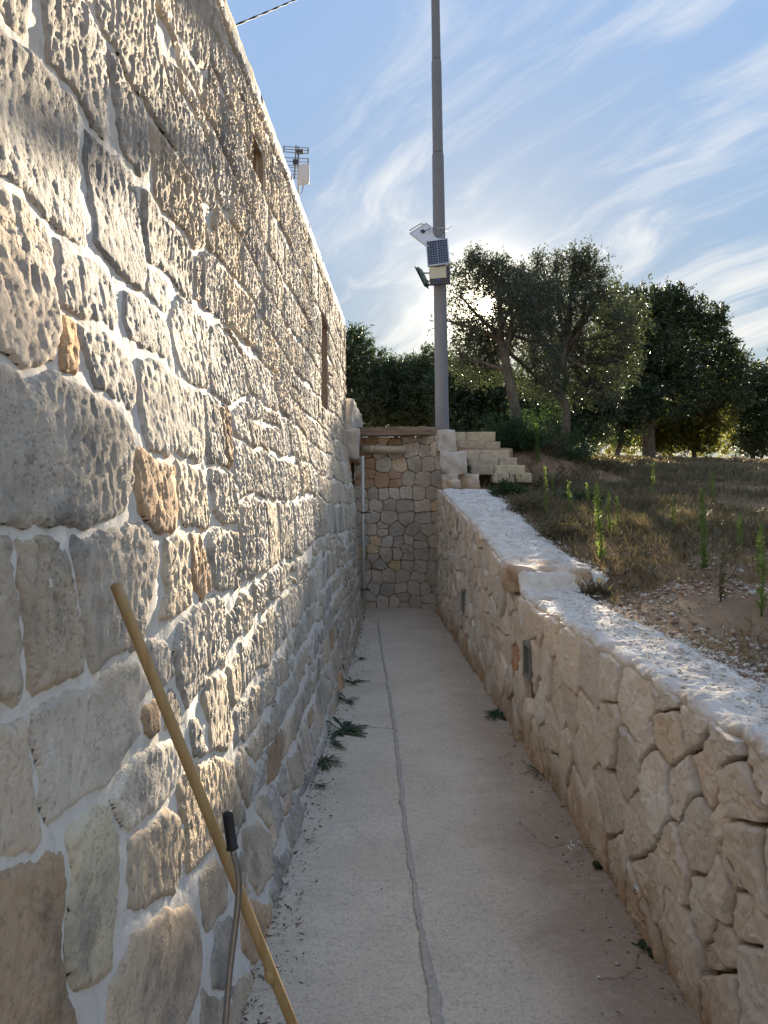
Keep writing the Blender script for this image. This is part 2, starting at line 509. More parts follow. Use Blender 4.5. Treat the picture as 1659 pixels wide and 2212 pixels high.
M = dict(
    old=m_old_stone(), mortar=m_mortar(), cream=m_cream_stone(), endst=m_cream_stone('grey_brown_limestone', -0.35, 0.1, 0.4),
    conc=m_concrete(), soil=m_soil(), ledge=m_ledge(), plaster=m_plaster(), tufa=m_tufa(), pierst=m_plaster('weathered_limewash', (0.40, 0.345, 0.285), (0.60, 0.545, 0.475)), coping=m_plaster('tan_coping', (0.34, 0.285, 0.215), (0.47, 0.40, 0.31)),
    seam=simple('smooth_grey_cement', (0.46, 0.405, 0.34), 0.95, 0, 0.4, 60, 0.8),
    joint=simple('deep_earth_joint', (0.15, 0.105, 0.07), 0.95, 0, 0.35, 12, 0.4),
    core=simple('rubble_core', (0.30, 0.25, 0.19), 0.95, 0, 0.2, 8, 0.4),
    niche=simple('tan_dressed_stone', (0.34, 0.255, 0.18), 0.9, 0, 0.2, 9, 0.4),
    pole=simple('galvanised_painted_steel', (0.165, 0.172, 0.19), 0.5, 0.0, 0.12, 3, 0.05),
    steel=simple('bare_steel', (0.30, 0.285, 0.27), 0.38, 0.85, 0.2, 30),
    alu=simple('aluminium', (0.55, 0.55, 0.56), 0.4, 0.8, 0.1, 10),
    black=simple('black_rubber', (0.012, 0.012, 0.014), 0.42, 0, 0.2, 30, 0.1),
    dark=simple('dark_housing', (0.045, 0.05, 0.06), 0.5, 0, 0.2, 8),
    green=simple('dark_green_housing', (0.045, 0.085, 0.075), 0.5, 0, 0.2, 8),
    white=simple('white_plastic', (0.62, 0.62, 0.63), 0.5, 0, 0.06, 6),
    grey=simple('grey_metal_frame', (0.24, 0.235, 0.215), 0.6, 0.2, 0.15, 12, 0.1),
    pane=simple('frosted_grey_glass', (0.20, 0.20, 0.19), 0.35, 0, 0.25, 9),
    lens=simple('phosphor_lens', (0.50, 0.50, 0.40), 0.3, 0, 0.1, 20),
    blue=simple('blue_sensor', (0.05, 0.08, 0.5), 0.3, 0, 0.1, 20),
    cells=simple('solar_cells', (0.022, 0.032, 0.065), 0.45, 0, 0.3, 6),
    pvc=simple('beige_pipe', (0.42, 0.35, 0.26), 0.55, 0, 0.15, 5, 0.05),
    pvcw=simple('pale_grey_pipe', (0.55, 0.54, 0.49), 0.5, 0, 0.15, 5, 0.05),
    wire=simple('dark_cable', (0.02, 0.02, 0.026), 0.9, 0, 0.1, 30),
    broom=m_wood('ochre_lacquered_wood', (0.33, 0.205, 0.085), (0.43, 0.285, 0.13), bump=0.05, rough=0.45),
    beam=m_wood('weathered_beam', (0.14, 0.10, 0.075), (0.27, 0.205, 0.15), (3, 45, 45), 0.6, 0.85),
    log=m_wood('dark_red_log', (0.08, 0.045, 0.035), (0.16, 0.09, 0.065), (3, 30, 30), 0.7, 0.9),
    bark=m_bark('olive_bark', (0.085, 0.07, 0.055), (0.19, 0.165, 0.135)),
    olive=m_leaf('olive_leaf', (0.045, 0.058, 0.038), (0.095, 0.110, 0.082), (0.11, 0.14, 0.05), 0.18),
    oak=m_leaf('holm_oak_leaf', (0.022, 0.040, 0.018), (0.050, 0.080, 0.032), (0.07, 0.10, 0.025), 0.18),
    oaky=m_leaf('sunlit_oak_leaf', (0.05, 0.062, 0.018), (0.12, 0.13, 0.035), (0.26, 0.26, 0.04), 0.35),  # lighter yellow copy of the oak leaf, with sunlight put into its colour
    wood=m_leaf('woodland_leaf', (0.022, 0.042, 0.022), (0.055, 0.085, 0.042), (0.08, 0.12, 0.035), 0.2),
    weed=m_leaf('fresh_green_leaf', (0.11, 0.175, 0.045), (0.20, 0.275, 0.075), (0.26, 0.35, 0.07), 0.45),
    weedd=m_leaf('dull_green_leaf', (0.02, 0.048, 0.02), (0.05, 0.09, 0.035), (0.07, 0.13, 0.03), 0.3),
    straw=m_leaf('dry_straw', (0.17, 0.115, 0.065), (0.40, 0.31, 0.19), (0.36, 0.26, 0.12), 0.35),
    scrub=m_leaf('grey_green_scrub', (0.07, 0.06, 0.034), (0.21, 0.17, 0.10), (0.19, 0.16, 0.07), 0.3),
    litter=m_leaf('dead_leaf', (0.05, 0.035, 0.022), (0.20, 0.13, 0.075), (0.12, 0.08, 0.04), 0.1),
    clod=simple('earth_clod', (0.27, 0.17, 0.11), 0.97, 0, 0.4, 9, 0.4),
    petal=simple('white_petals', (0.75, 0.75, 0.72), 0.7, 0, 0.05, 20),
    pebble=simple('pale_pebbles', (0.52, 0.45, 0.37), 0.9, 0, 0.35, 7, 0.3),
)

# ------------------------------------------------------------------ layout of the passage
def wall_off(z):
    """how far the foot of the house wall leans out at height z"""
    return np.interp(z, [-0.2, 0.0, 0.35, 0.9, 1.45, 1.75, 2.05, 2.4, 9], [0.30, 0.275, 0.20, 0.175, 0.155, 0.125, 0.07, 0.0, 0.0])


def wall_x(d, z):
    return -0.782 + 0.022 * d + wall_off(z)


def wall_top(d):
    return 3.835 + (d - 3.33) * 0.0438


def right_x(d):
    return 1.063 - 0.0233 * d


LEDGE = np.array([(-4, 0.97, 0.40), (2.2, 0.965, 0.40), (3.0, 0.975, 0.38), (4.6, 0.985, 0.40), (5.06, 1.0, 0.50), (5.10, 1.12, 0.62), (5.7, 1.16, 0.60),
                  (6.5, 1.29, 0.56), (7.8, 1.48, 0.60), (10.1, 1.76, 0.70), (12, 1.95, 0.7)])


def right_top(d):
    return np.interp(d, LEDGE[:, 0], LEDGE[:, 1])


def ledge_w(d):
    return np.interp(d, LEDGE[:, 0], LEDGE[:, 2])


def end_y(x):
    return 11.2 - 0.45 * np.clip((np.asarray(x, float) - 0.30) / 0.52, 0, 1.1) ** 2.2


def terrain(x, y):
    x, y = np.asarray(x, float), np.asarray(y, float)
    z = 0.71 + 0.094 * np.minimum(y, 30) + 0.0 * x
    z = z - 0.02 * np.clip(x - 8, 0, 30)
    zl = right_top(y) - 0.045
    e = right_x(y) + ledge_w(y)
    z = np.where(y < 10.6, zl + (z - zl) * sstep(-0.05, 1.1, x - e + 0.08), z)
    z = z - 0.12 * np.clip(y - 30, 0, 60) - 0.004 * np.clip(y - 90, 0, 400)
    ter = 2.60 + 0.045 * np.clip(y - 11.3, 0, 20) - 0.12 * np.clip(y - 30, 0, 60) - 0.004 * np.clip(y - 90, 0, 400)
    y0 = np.where(x < 1.06, 10.7, 12.35)
    k = sstep(4.8, 2.0, x) * sstep(y0, y0 + 1.1, y)
    z = z + (ter - z) * k
    z = np.maximum(z, -12)
    bump = 0.05 * fbm(x * 0.9, y * 0.9, 5, 4) + 0.026 * fbm(x * 5, y * 5, 9, 4, 0.6)
    fade = np.clip((np.asarray(x) - right_x(y) - ledge_w(y)) / 0.5, 0, 1)
    z = z + bump * np.where(y < 11, fade, 1.0)
    cut = (y < 11.45) & (x < right_x(y) + 0.25) & (x > -9)
    z = np.where((y < 0.5) & ~cut, np.minimum(z, 0.75 + 0.0 * x), z)
    return np.where(cut, -0.14, z)


def on_ground(px, py, d0=2.0, d1=40.0):
    r = ray(px, py)
    d = np.arange(d0, d1, 0.02)
    h = CAM_H + r[2] * d - terrain(r[0] * d, d)
    i = np.argmax(h <= 0)
    if h[i] > 0: i = len(d) - 1
    return float(r[0] * d[i]), float(d[i]), float(terrain(r[0] * d[i], d[i]))


def grid_faces(nx, ny):
    i = np.arange(nx - 1)[:, None] * ny + np.arange(ny - 1)[None, :]
    return np.stack([i, i + ny, i + ny + 1, i + 1], -1).reshape(-1, 4)


# ------------------------------------------------------------------ ground, path
def build_ground():
    far = np.array([18, 24, 32, 45, 70, 110, 180, 320, 600, 1200, 3500.0])
    xs = np.unique(np.concatenate([-far, [-9.05, -8.95, -14], np.arange(-12, -1.2, 0.6), np.arange(-1.2, 5.5, 0.07), np.arange(5.5, 18, 0.25), far]))
    ys = np.unique(np.concatenate([-far, np.arange(-16, 0, 1.0), np.arange(0, 2, 0.2), np.arange(2, 13, 0.07), np.arange(13, 34, 0.22), np.arange(34, 60, 3), far[4:]]))
    X, Y = np.meshgrid(xs, ys, indexing='ij')
    Z = terrain(X, Y)
    V = np.stack([X, Y, Z], -1).reshape(-1, 3)
    o = link('ground', mesh_np('ground', V, grid_faces(len(xs), len(ys)), True), M['soil'])
    tag(o, 'dry red earth field sloping up behind the retaining wall', kind='structure')
    # path
    ys = np.unique(np.concatenate([np.arange(-6, 1.5, 0.3), np.arange(1.5, 11.32, 0.03)]))
    ts = np.linspace(0, 1, 56)
    Y, T = np.meshgrid(ys, ts, indexing='ij')
    xl = wall_x(Y, 0) - 0.16; xr = right_x(Y) + 0.10
    X = xl + (xr - xl) * T
    Z = 0.004 * fbm(X * 3, Y * 3, 21, 4) + 0.012 * sstep(0.86, 1.0, T) * (0.6 + noise2(X * 9, Y * 9, 3)) + 0.02 * sstep(0.10, 0.0, T)
    V = np.stack([X, Y, Z], -1).reshape(-1, 3)
    p = link('path', mesh_np('path', V, grid_faces(len(ys), len(ts)), True), M['conc'])
    tag(p, 'washed concrete path running between the two stone walls', kind='structure')
    # cement seam along the path
    pts = [(816, 1340), (824, 1400), (838, 1480), (851, 1560), (860, 1640), (868, 1720), (878, 1800), (889, 1880), (902, 1960), (914, 2040), (924, 2110), (936, 2200), (950, 2330), (968, 2600)]
    P = []
    for (a, b) in pts:
        r = ray(a, b); d = -CAM_H / r[2]; P.append((r[0] * d, d))
    P = np.array(P)
    dd = np.arange(P[-1, 1], P[0, 1], 0.02)[::1]
    cx = np.interp(dd, P[::-1, 1], P[::-1, 0])
    wob = 0.010 * fbm(dd * 3, 0 * dd, 31, 4)
    rows = []
    for k, e in enumerate((-1, -0.8, -0.35, 0.0, 0.35, 0.8, 1)):
        w = 0.0105 + 0.007 * noise2(dd * 6, 0 * dd + k // 4, 37) + 0.010 * noise2(dd * 25, 0 * dd + (k > 3), 39) + 0.02 * sstep(2.75, 2.35, dd) * (e > 0)
        x = cx + wob + e * w
        z = (0.004 if abs(e) == 1 else 0.010 if abs(e) == 0.8 else 0.0065) + 0.0035 * noise2(dd * 20, x * 30, 33) + 0.003 * noise2(dd * 60, x * 70, 35) + 0.004 * fbm(x * 3, dd * 3, 21, 4)
        rows.append(np.stack([x, dd, z], -1))
    V = np.stack(rows, 0).reshape(-1, 3)
    link('cement_seam', mesh_np('cement_seam', V, grid_faces(7, len(dd)), True), M['seam'], p)


build_ground()


# ------------------------------------------------------------------ polygon tools
def poly_sdf(P, X, Y):
    """signed distance, positive inside"""
    P = np.asarray(P, float)
    D = np.full(X.shape, 1e9)
    ins = np.zeros(X.shape, bool)
    n = len(P)
    for i in range(n):
        a, b = P[i], P[(i + 1) % n]
        ex, ey = b - a
        wx, wy = X - a[0], Y - a[1]
        t = np.clip((wx * ex + wy * ey) / (ex * ex + ey * ey + 1e-12), 0, 1)
        D = np.minimum(D, (wx - ex * t) ** 2 + (wy - ey * t) ** 2)
        c = (a[1] > Y) != (b[1] > Y)
        xi = a[0] + (Y - a[1]) * ex / (ey if abs(ey) > 1e-12 else 1e-12)
        ins ^= c & (X < xi)
    D = np.sqrt(D)
    return np.where(ins, D, -D)


def clip_half(P, nx, ny, c):
    """keep the part of polygon P with nx*x + ny*y <= c"""
    out = []
    for i in range(len(P)):
        a, b = P[i], P[(i + 1) % len(P)]
        da, db = nx * a[0] + ny * a[1] - c, nx * b[0] + ny * b[1] - c
        if da <= 0: out.append(a)
        if (da < 0 < db) or (db < 0 < da):
            t = da / (da - db)
            out.append((a[0] + (b[0] - a[0]) * t, a[1] + (b[1] - a[1]) * t))
    return out


def power_cells(S, W, box, reach=1.2):
    S = np.asarray(S, float); W = np.asarray(W, float)
    cells = []
    for i in range(len(S)):
        P = [(box[0], box[2]), (box[1], box[2]), (box[1], box[3]), (box[0], box[3])]
        d2 = ((S - S[i]) ** 2).sum(1)
        for j in np.argsort(d2):
            if j == i: continue
            if d2[j] > reach ** 2: break
            nx, ny = S[j] - S[i]
            c = 0.5 * ((S[j] ** 2).sum() - (S[i] ** 2).sum() - W[j] + W[i])
            P = clip_half(P, nx, ny, c)
            if len(P) < 3: break
        cells.append(P if len(P) >= 3 else None)
    return cells


def inset_poly(P, g):
    """shrink a convex polygon by g"""
    P = list(P)
    A = sum(P[i][0] * P[(i + 1) % len(P)][1] - P[(i + 1) % len(P)][0] * P[i][1] for i in range(len(P)))
    if A < 0: P = P[::-1]
    Q = P
    for i in range(len(P)):
        a, b = P[i], P[(i + 1) % len(P)]
        ex, ey = b[0] - a[0], b[1] - a[1]
        L = math.hypot(ex, ey)
        if L < 1e-6: continue
        nx, ny = ey / L, -ex / L
        Q = clip_half(Q, nx, ny, nx * a[0] + ny * a[1] - g)
        if len(Q) < 3: return None
    return Q


def round_poly(P, n, it=2):
    """resample a closed outline to n points with softened corners"""
    P = np.asarray(P, float)
    for _ in range(it):
        Q = np.roll(P, -1, 0)
        P = np.stack([P * 0.94 + Q * 0.06, P * 0.06 + Q * 0.94], 1).reshape(-1, 2)
    Q = np.vstack([P, P[:1]])
    s = np.concatenate([[0], np.cumsum(np.hypot(*(Q[1:] - Q[:-1]).T))])
    t = np.linspace(0, s[-1], n, endpoint=False)
    return np.stack([np.interp(t, s, Q[:, 0]), np.interp(t, s, Q[:, 1])], -1)


def face_stone(P, place, n=36, rings=5, depth=0.07, proud=0.02, relief=0.010, fine=14, seed=0, wob=0.006):
    """a stone set in a wall: outline P in wall units, place(u, v, h) puts it in the world, h = how proud of the wall"""
    O = round_poly(P, n, 1)
    O = O + 0.016 * np.stack([noise2(O[:, 0] * 8, O[:, 1] * 8, 1201), noise2(O[:, 0] * 8, O[:, 1] * 8, 1207)], -1) + wob * np.stack([noise2(O[:, 0] * 22, O[:, 1] * 22, seed), noise2(O[:, 0] * 22, O[:, 1] * 22, seed + 5)], -1)
    c = O.mean(0)
    size = np.sqrt(((O - c) ** 2).sum(1)).mean()
    U, Vv, H = [], [], []
    tx, ty = random.uniform(-.10, .10), random.uniform(-.10, .10)

    def hh(u, v):
        return proud + relief * (0.35 * fbm(u * 6, v * 6, seed, 2) + 0.75 * np.abs(noise2(u * fine, v * fine, seed + 3)) + 0.6 * np.abs(noise2(u * fine * 2.3, v * fine * 2.3, seed + 4))) + tx * (u - c[0]) + ty * (v - c[1])
    levels = [(1.0, None), (1.0, -0.011), (1 - 0.004 / size, -0.003), (1 - 0.012 / size, 0.0)] + [(1 - (i + 1.0) / rings, 0.0) for i in range(rings - 1)]
    levels = [l for k, l in enumerate(levels) if k < 4 or l[0] < 1 - 0.03 / size]
    for (s, dh) in levels:
        q = c + (O - c) * s
        U.append(q[:, 0]); Vv.append(q[:, 1])
        H.append(np.full(n, -depth) if dh is None else hh(q[:, 0], q[:, 1]) + dh)
    U, Vv, H = np.array(U), np.array(Vv), np.array(H)
    V = place(U.ravel(), Vv.ravel(), H.ravel())
    V = np.vstack([V, place(np.array([c[0]]), np.array([c[1]]), np.atleast_1d(hh(c[0], c[1])))])
    k = len(levels)
    i = np.arange(k - 1)[:, None] * n + np.arange(n)[None, :]
    j = np.arange(k - 1)[:, None] * n + (np.arange(n)[None, :] + 1) % n
    F = np.stack([i, j, j + n, i + n], -1).reshape(-1, 4)
    l = (k - 1) * n + np.arange(n)
    cap = np.stack([l, (k - 1) * n + (np.arange(n) + 1) % n, np.full(n, k * n), np.full(n, k * n)], -1)
    return V, F, cap[:, :3]


def mesh_qt(name, V, Q, T, smooth=True):
    me = bpy.data.meshes.new(name)
    nq, nt = len(Q), len(T)
    me.vertices.add(len(V)); me.vertices.foreach_set('co', np.ascontiguousarray(V, np.float32).ravel())
    li = np.concatenate([np.asarray(Q, np.int32).ravel(), np.asarray(T, np.int32).ravel()])
    me.loops.add(len(li)); me.loops.foreach_set('vertex_index', li)
    me.polygons.add(nq + nt)
    st = np.concatenate([np.arange(nq) * 4, nq * 4 + np.arange(nt) * 3]).astype(np.int32)
    me.polygons.foreach_set('loop_start', st)
    if smooth: me.polygons.foreach_set('use_smooth', np.ones(nq + nt, bool))
    me.update(calc_edges=True)
    if smooth: me.set_sharp_from_angle(angle=R(38))
    return me


def rough_block(name, c, size, mt, parent, seed=0, rot=0.0, res=7, rough=0.012, roundness=0.14, tilt=(0, 0), taper=0.0):
    """a hewn block: subdivided box with worn edges and uneven faces"""
    g = np.linspace(-1, 1, res)
    V, F, b = [], [], 0
    for ax in range(3):
        for sgn in (-1, 1):
            A, B = np.meshgrid(g, g, indexing='ij')
            p = np.empty((res, res, 3)); p[..., ax] = sgn; p[..., (ax + 1) % 3] = A; p[..., (ax + 2) % 3] = B
            f = grid_faces(res, res)
            if sgn < 0: f = f[:, ::-1]
            V.append(p.reshape(-1, 3)); F.append(f + b); b += res * res
    V, F = np.vstack(V), np.vstack(F)
    key = np.round(V, 5)
    uq, inv = np.unique(key, axis=0, return_inverse=True)
    inv = inv.ravel()
    V, F = uq, inv[F]
    nrm = np.linalg.norm(V, axis=1, keepdims=True)
    pw = (np.abs(V) ** 6).sum(1, keepdims=True) ** (1 / 6)
    W = V / pw * roundness * 1.15 + V * (1 - roundness)
    S = np.asarray(size) / 2
    W = W * S
    W[:, :2] *= (1 - taper * (W[:, 2:3] / S[2]))
    dirn = V / nrm
    k = 1 / max(0.05, min(size))
    d = fbm(W[:, 0] * k * 0.8 + W[:, 2] * k * 0.7 + seed * 3.1, W[:, 1] * k * 0.8 - W[:, 2] * k * 0.5 + seed * 1.7, seed, 4)
    W = W + dirn * d[:, None] * rough
    Rm = np.array(Matrix.Rotation(rot, 3, 'Z') @ Matrix.Rotation(tilt[0], 3, 'X') @ Matrix.Rotation(tilt[1], 3, 'Y'))
    W = W @ Rm.T
    o = link(name, mesh_np(name, W, F, True), mt, parent)
    o.location = c
    return o


# ------------------------------------------------------------------ the house wall on the left
def unproj_wall(px, py):
    r = ray(px, py)
    d = 3.0
    for _ in range(60):
        z = CAM_H + r[2] * d
        off = float(wall_off(z))
        dn = (0.779 - off) / (0.022 - r[0])
        d = 0.5 * d + 0.5 * dn
    return d, CAM_H + r[2] * d


def T(crop, pts):
    oy = {'A': 0, 'B': 604.8, 'C': 1123.2, 'E': 1520.6}[crop]
    return [unproj_wall(x * 0.3125, y * 0.3125 + oy) for x, y in pts]


G1, G2, TN, PL, RD, BR, OC, DK = ((0.86, 0.88, 0.92), (0.95, 0.95, 0.96), (1.02, 0.95, 0.86), (1.32, 1.30, 1.28), (1.08, 0.86, 0.68), (0.82, 0.66, 0.52), (1.18, 0.84, 0.56), (0.68, 0.70, 0.75))
TRACED = [
 ('A', G2, [(-300,-500),(190,-60),(185,60),(120,235),(60,150),(-40,60),(-300,-160)]),
 ('A', G1, [(-350,-110),(0,150),(120,270),(300,470),(500,750),(535,870),(515,1000),(525,1170),(520,1330),(555,1480),(590,1690),(420,1580),(280,1470),(120,1330),(0,1200),(-350,900)]),
 ('A', G1, [(275,-160),(470,-160),(600,150),(680,300),(695,450),(705,600),(700,750),(705,920),(640,850),(560,740),(480,640),(380,500),(330,400),(300,230)]),
 ('A', G2, [(620,-300),(1000,-300),(1040,100),(1060,250),(1100,420),(1170,640),(1215,880),(1205,1060),(1100,880),(1000,740),(880,550),(800,390),(720,270),(650,130)]),
 ('A', DK, [(725,375),(790,410),(900,600),(985,735),(1005,850),(1015,1000),(1015,1190),(970,1240),(900,1140),(845,1070),(810,900),(785,700),(745,550)]),
 ('A', DK, [(600,940),(690,1000),(800,1090),(890,1200),(910,1350),(945,1500),(965,1700),(975,1800),(950,1990),(900,1950),(780,1860),(700,1760),(650,1690),(635,1500),(610,1300),(595,1100)]),
 ('A', G1, [(1085,340),(1195,490),(1210,640),(1300,800),(1420,1000),(1450,1200),(1465,1420),(1400,1380),(1310,1210),(1235,1090),(1225,880),(1165,640)]),
 ('A', G2, [(1190,-300),(1390,-300),(1430,200),(1420,480),(1350,430),(1290,330),(1200,150)]),
 ('A', TN, [(1045,890),(1150,1030),(1250,1160),(1320,1270),(1370,1400),(1390,1690),(1330,1730),(1260,1590),(1120,1420),(1055,1340),(1045,1100)]),
 ('A', G2, [(965,1340),(1050,1420),(1150,1550),(1250,1670),(1310,1770),(1310,1900),(1320,2090),(1240,2010),(1140,1890),(1005,1790),(985,1650)]),
 ('A', (1.05, 0.98, 0.93), [(-350,1010),(0,1285),(140,1400),(265,1530),(305,1640),(345,1780),(345,2000),(362,2150),(370,2285),(388,2440),(280,2505),(130,2485),(0,2405),(-350,2250)]),
 ('A', G1, [(380,1690),(480,1750),(600,1810),(720,1905),(775,2050),(800,2230),(770,2265),(650,2185),(520,2145),(395,2075),(378,1950),(368,1800)]),
 ('A', G1, [(1005,1835),(1130,1945),(1155,2080),(1160,2150),(1105,2160),(1015,2035),(1000,1950)]),
 ('B', DK, [(835,75),(960,100),(1005,165),(1105,255),(1150,340),(1172,480),(1170,530),(1060,492),(960,432),(875,365),(845,250)]),
 ('B', PL, [(1170,230),(1250,120),(1330,208),(1412,305),(1420,450),(1412,600),(1420,735),(1395,760),(1290,680),(1225,590),(1192,480),(1178,380)]),
 ('B', OC, [(432,265),(495,300),(520,420),(525,560),(505,675),(425,655),(405,570),(435,430)]),
 ('B', DK, [(545,320),(700,378),(820,458),(890,560),(920,700),(910,855),(880,862),(760,785),(650,735),(600,560),(550,420)]),
 ('B', G2, [(-300,480),(0,600),(110,665),(195,725),(262,635),(330,645),(420,745),(600,785),(730,845),(850,960),(895,1100),(910,1250),(900,1420),(850,1520),(810,1655),(600,1690),(300,1690),(80,1690),(-300,1680)]),
 ('B', G2, [(950,565),(1060,548),(1130,618),(1270,745),(1380,795),(1390,1000),(1380,1240),(1300,1230),(1200,1200),(1015,1172),(990,1050),(958,850)]),
 ('B', G1, [(1405,800),(1475,830),(1502,950),(1522,1100),(1548,1280),(1435,1280),(1412,1100)]),
 ('B', BR, [(1512,888),(1556,880),(1575,950),(1585,1262),(1560,1262),(1535,1080)]),
 ('B', G1, [(1435,310),(1560,400),(1645,530),(1690,790),(1565,840),(1455,765),(1437,600)]),
 ('B', RD, [(935,1210),(1010,1210),(1100,1250),(1172,1290),(1190,1500),(1200,1735),(1130,1738),(1045,1692),(990,1635),(950,1500),(930,1300)]),
 ('B', TN, [(1215,1270),(1310,1260),(1390,1310),(1410,1500),(1430,1680),(1360,1712),(1290,1690),(1240,1690),(1208,1480)]),
 ('B', G2, [(1445,1310),(1562,1310),(1610,1450),(1620,1650),(1520,1680),(1468,1600),(1435,1420)]),
 ('C', (1.0, 0.96, 0.92), [(-300,110),(55,118),(72,350),(102,600),(130,900),(150,1140),(80,1200),(-300,1240)]),
 ('C', TN, [(90,110),(250,95),(355,190),(430,258),(480,350),(510,550),(535,800),(540,990),(470,1000),(400,1098),(350,1098),(250,1148),(165,1138),(148,900),(118,600),(90,300)]),
 ('C', G2, [(528,140),(700,92),(850,52),(990,70),(1060,138),(1080,300),(1042,500),(982,650),(970,780),(920,870),(780,940),(625,1040),(600,950),(580,750),(540,550),(510,350)]),
 ('C', TN, [(1138,130),(1262,110),(1300,300),(1300,590),(1200,640),(1118,650),(1130,560),(1165,500),(1128,300)]),
 ('C', RD, [(1315,82),(1365,110),(1412,225),(1440,350),(1440,475),(1390,558),(1338,450),(1308,250)]),
 ('C', G2, [(1436,110),(1525,52),(1572,125),(1600,300),(1590,432),(1500,480),(1466,435),(1430,220)]),
 ('C', G1, [(1295,650),(1365,602),(1392,720),(1412,900),(1410,1085),(1335,1190),(1272,1290),(1228,1140),(1200,900),(1230,745)]),
 ('C', G2, [(1416,600),(1515,522),(1532,650),(1550,850),(1540,980),(1446,1020),(1428,850)]),
 ('C', TN, [(1428,1100),(1542,1070),(1562,1250),(1600,1450),(1550,1590),(1438,1590),(1428,1400),(1402,1210)]),
 ('C', G1, [(1035,880),(1125,842),(1170,950),(1180,1050),(1090,1090),(1038,980)]),
 ('C', (1.10, 1.10, 1.12), [(210,1310),(480,1192),(700,1075),(915,1012),(1000,1125),(935,1265),(940,1475),(850,1610),(790,1690),(695,1790),(560,1870),(425,1995),(312,2065),(275,1900),(240,1650),(210,1450)]),
 ('C', (1.12, 1.06, 1.0), [(-350,1340),(175,1372),(192,1500),(222,1700),(240,1950),(268,2140),(235,2330),(130,2355),(-350,2420)]),
 ('C', BR, [(975,1340),(1055,1282),(1070,1450),(1036,1520),(978,1492)]),
 ('C', DK, [(1305,1430),(1355,1410),(1410,1630),(1335,1650),(1308,1520)]),
 ('C', PL, [(840,1770),(1000,1650),(1175,1542),(1250,1700),(1172,1845),(1075,1990),(900,2115),(812,2105),(775,1905)]),
 ('E', (1.12, 1.08, 0.95), [(470,905),(620,730),(715,692),(760,785),(790,900),(790,1200),(762,1500),(730,1840),(640,1908),(525,1935),(460,1845),(460,1500),(450,1200),(450,1005)]),
 ('E', BR, [(-350,1230),(150,1092),(395,1080),(430,1200),(410,1500),(430,1900),(478,2150),(490,2400),(-350,2700)]),
 ('E', TN, [(878,965),(965,832),(1120,732),(1222,838),(1260,950),(1230,1150),(1190,1270),(1048,1340),(988,1420),(905,1392),(888,1250),(860,1130)]),
 ('E', (1.10, 1.0, 0.86), [(1220,565),(1340,442),(1500,392),(1590,430),(1640,620),(1630,795),(1512,890),(1412,1010),(1290,1148),(1268,1080),(1278,900),(1230,740)]),
 ('E', (1.15, 1.03, 0.90), [(890,1648),(1045,1580),(1125,1462),(1275,1392),(1360,1555),(1390,1750),(1350,1945),(1270,2145),(1190,2400),(690,2500),(750,2005),(868,1755)]),
 ('E', TN, [(1376,1208),(1478,1092),(1550,1205),(1550,1345),(1472,1472),(1412,1575),(1398,1400)]),
 ('E', G2, [(1488,1565),(1576,1462),(1630,1600),(1590,1800),(1534,1985),(1488,1940),(1470,1750)]),
 ('E', TN, [(1405,2012),(1490,2092),(1600,1962),(1745,1862),(1790,2050),(1640,2300),(1350,2400)]),
 ('E', TN, [(1608,440),(1655,315),(1750,500),(1710,690),(1668,620)]),
 ('E', TN, [(1676,925),(1756,812),(1850,905),(1868,1150),(1775,1288),(1708,1200)]),
 ('E', RD, [(1660,1500),(1740,1380),(1860,1400),(1850,1650),(1740,1780),(1660,1700)]),
]


def curve(pp, n=6):
    pp = [Vector(p) for p in pp]
    out = []
    for i in range(len(pp) - 1):
        a, b_, c_, e_ = pp[max(i - 1, 0)], pp[i], pp[i + 1], pp[min(i + 2, len(pp) - 1)]
        for k in range(n):
            s = k / n
            out.append(0.5 * ((2 * b_) + (c_ - a) * s + (2 * a - 5 * b_ + 4 * c_ - e_) * s * s + (3 * b_ - a - 3 * c_ + e_) * s ** 3))
    return out + [pp[-1]]


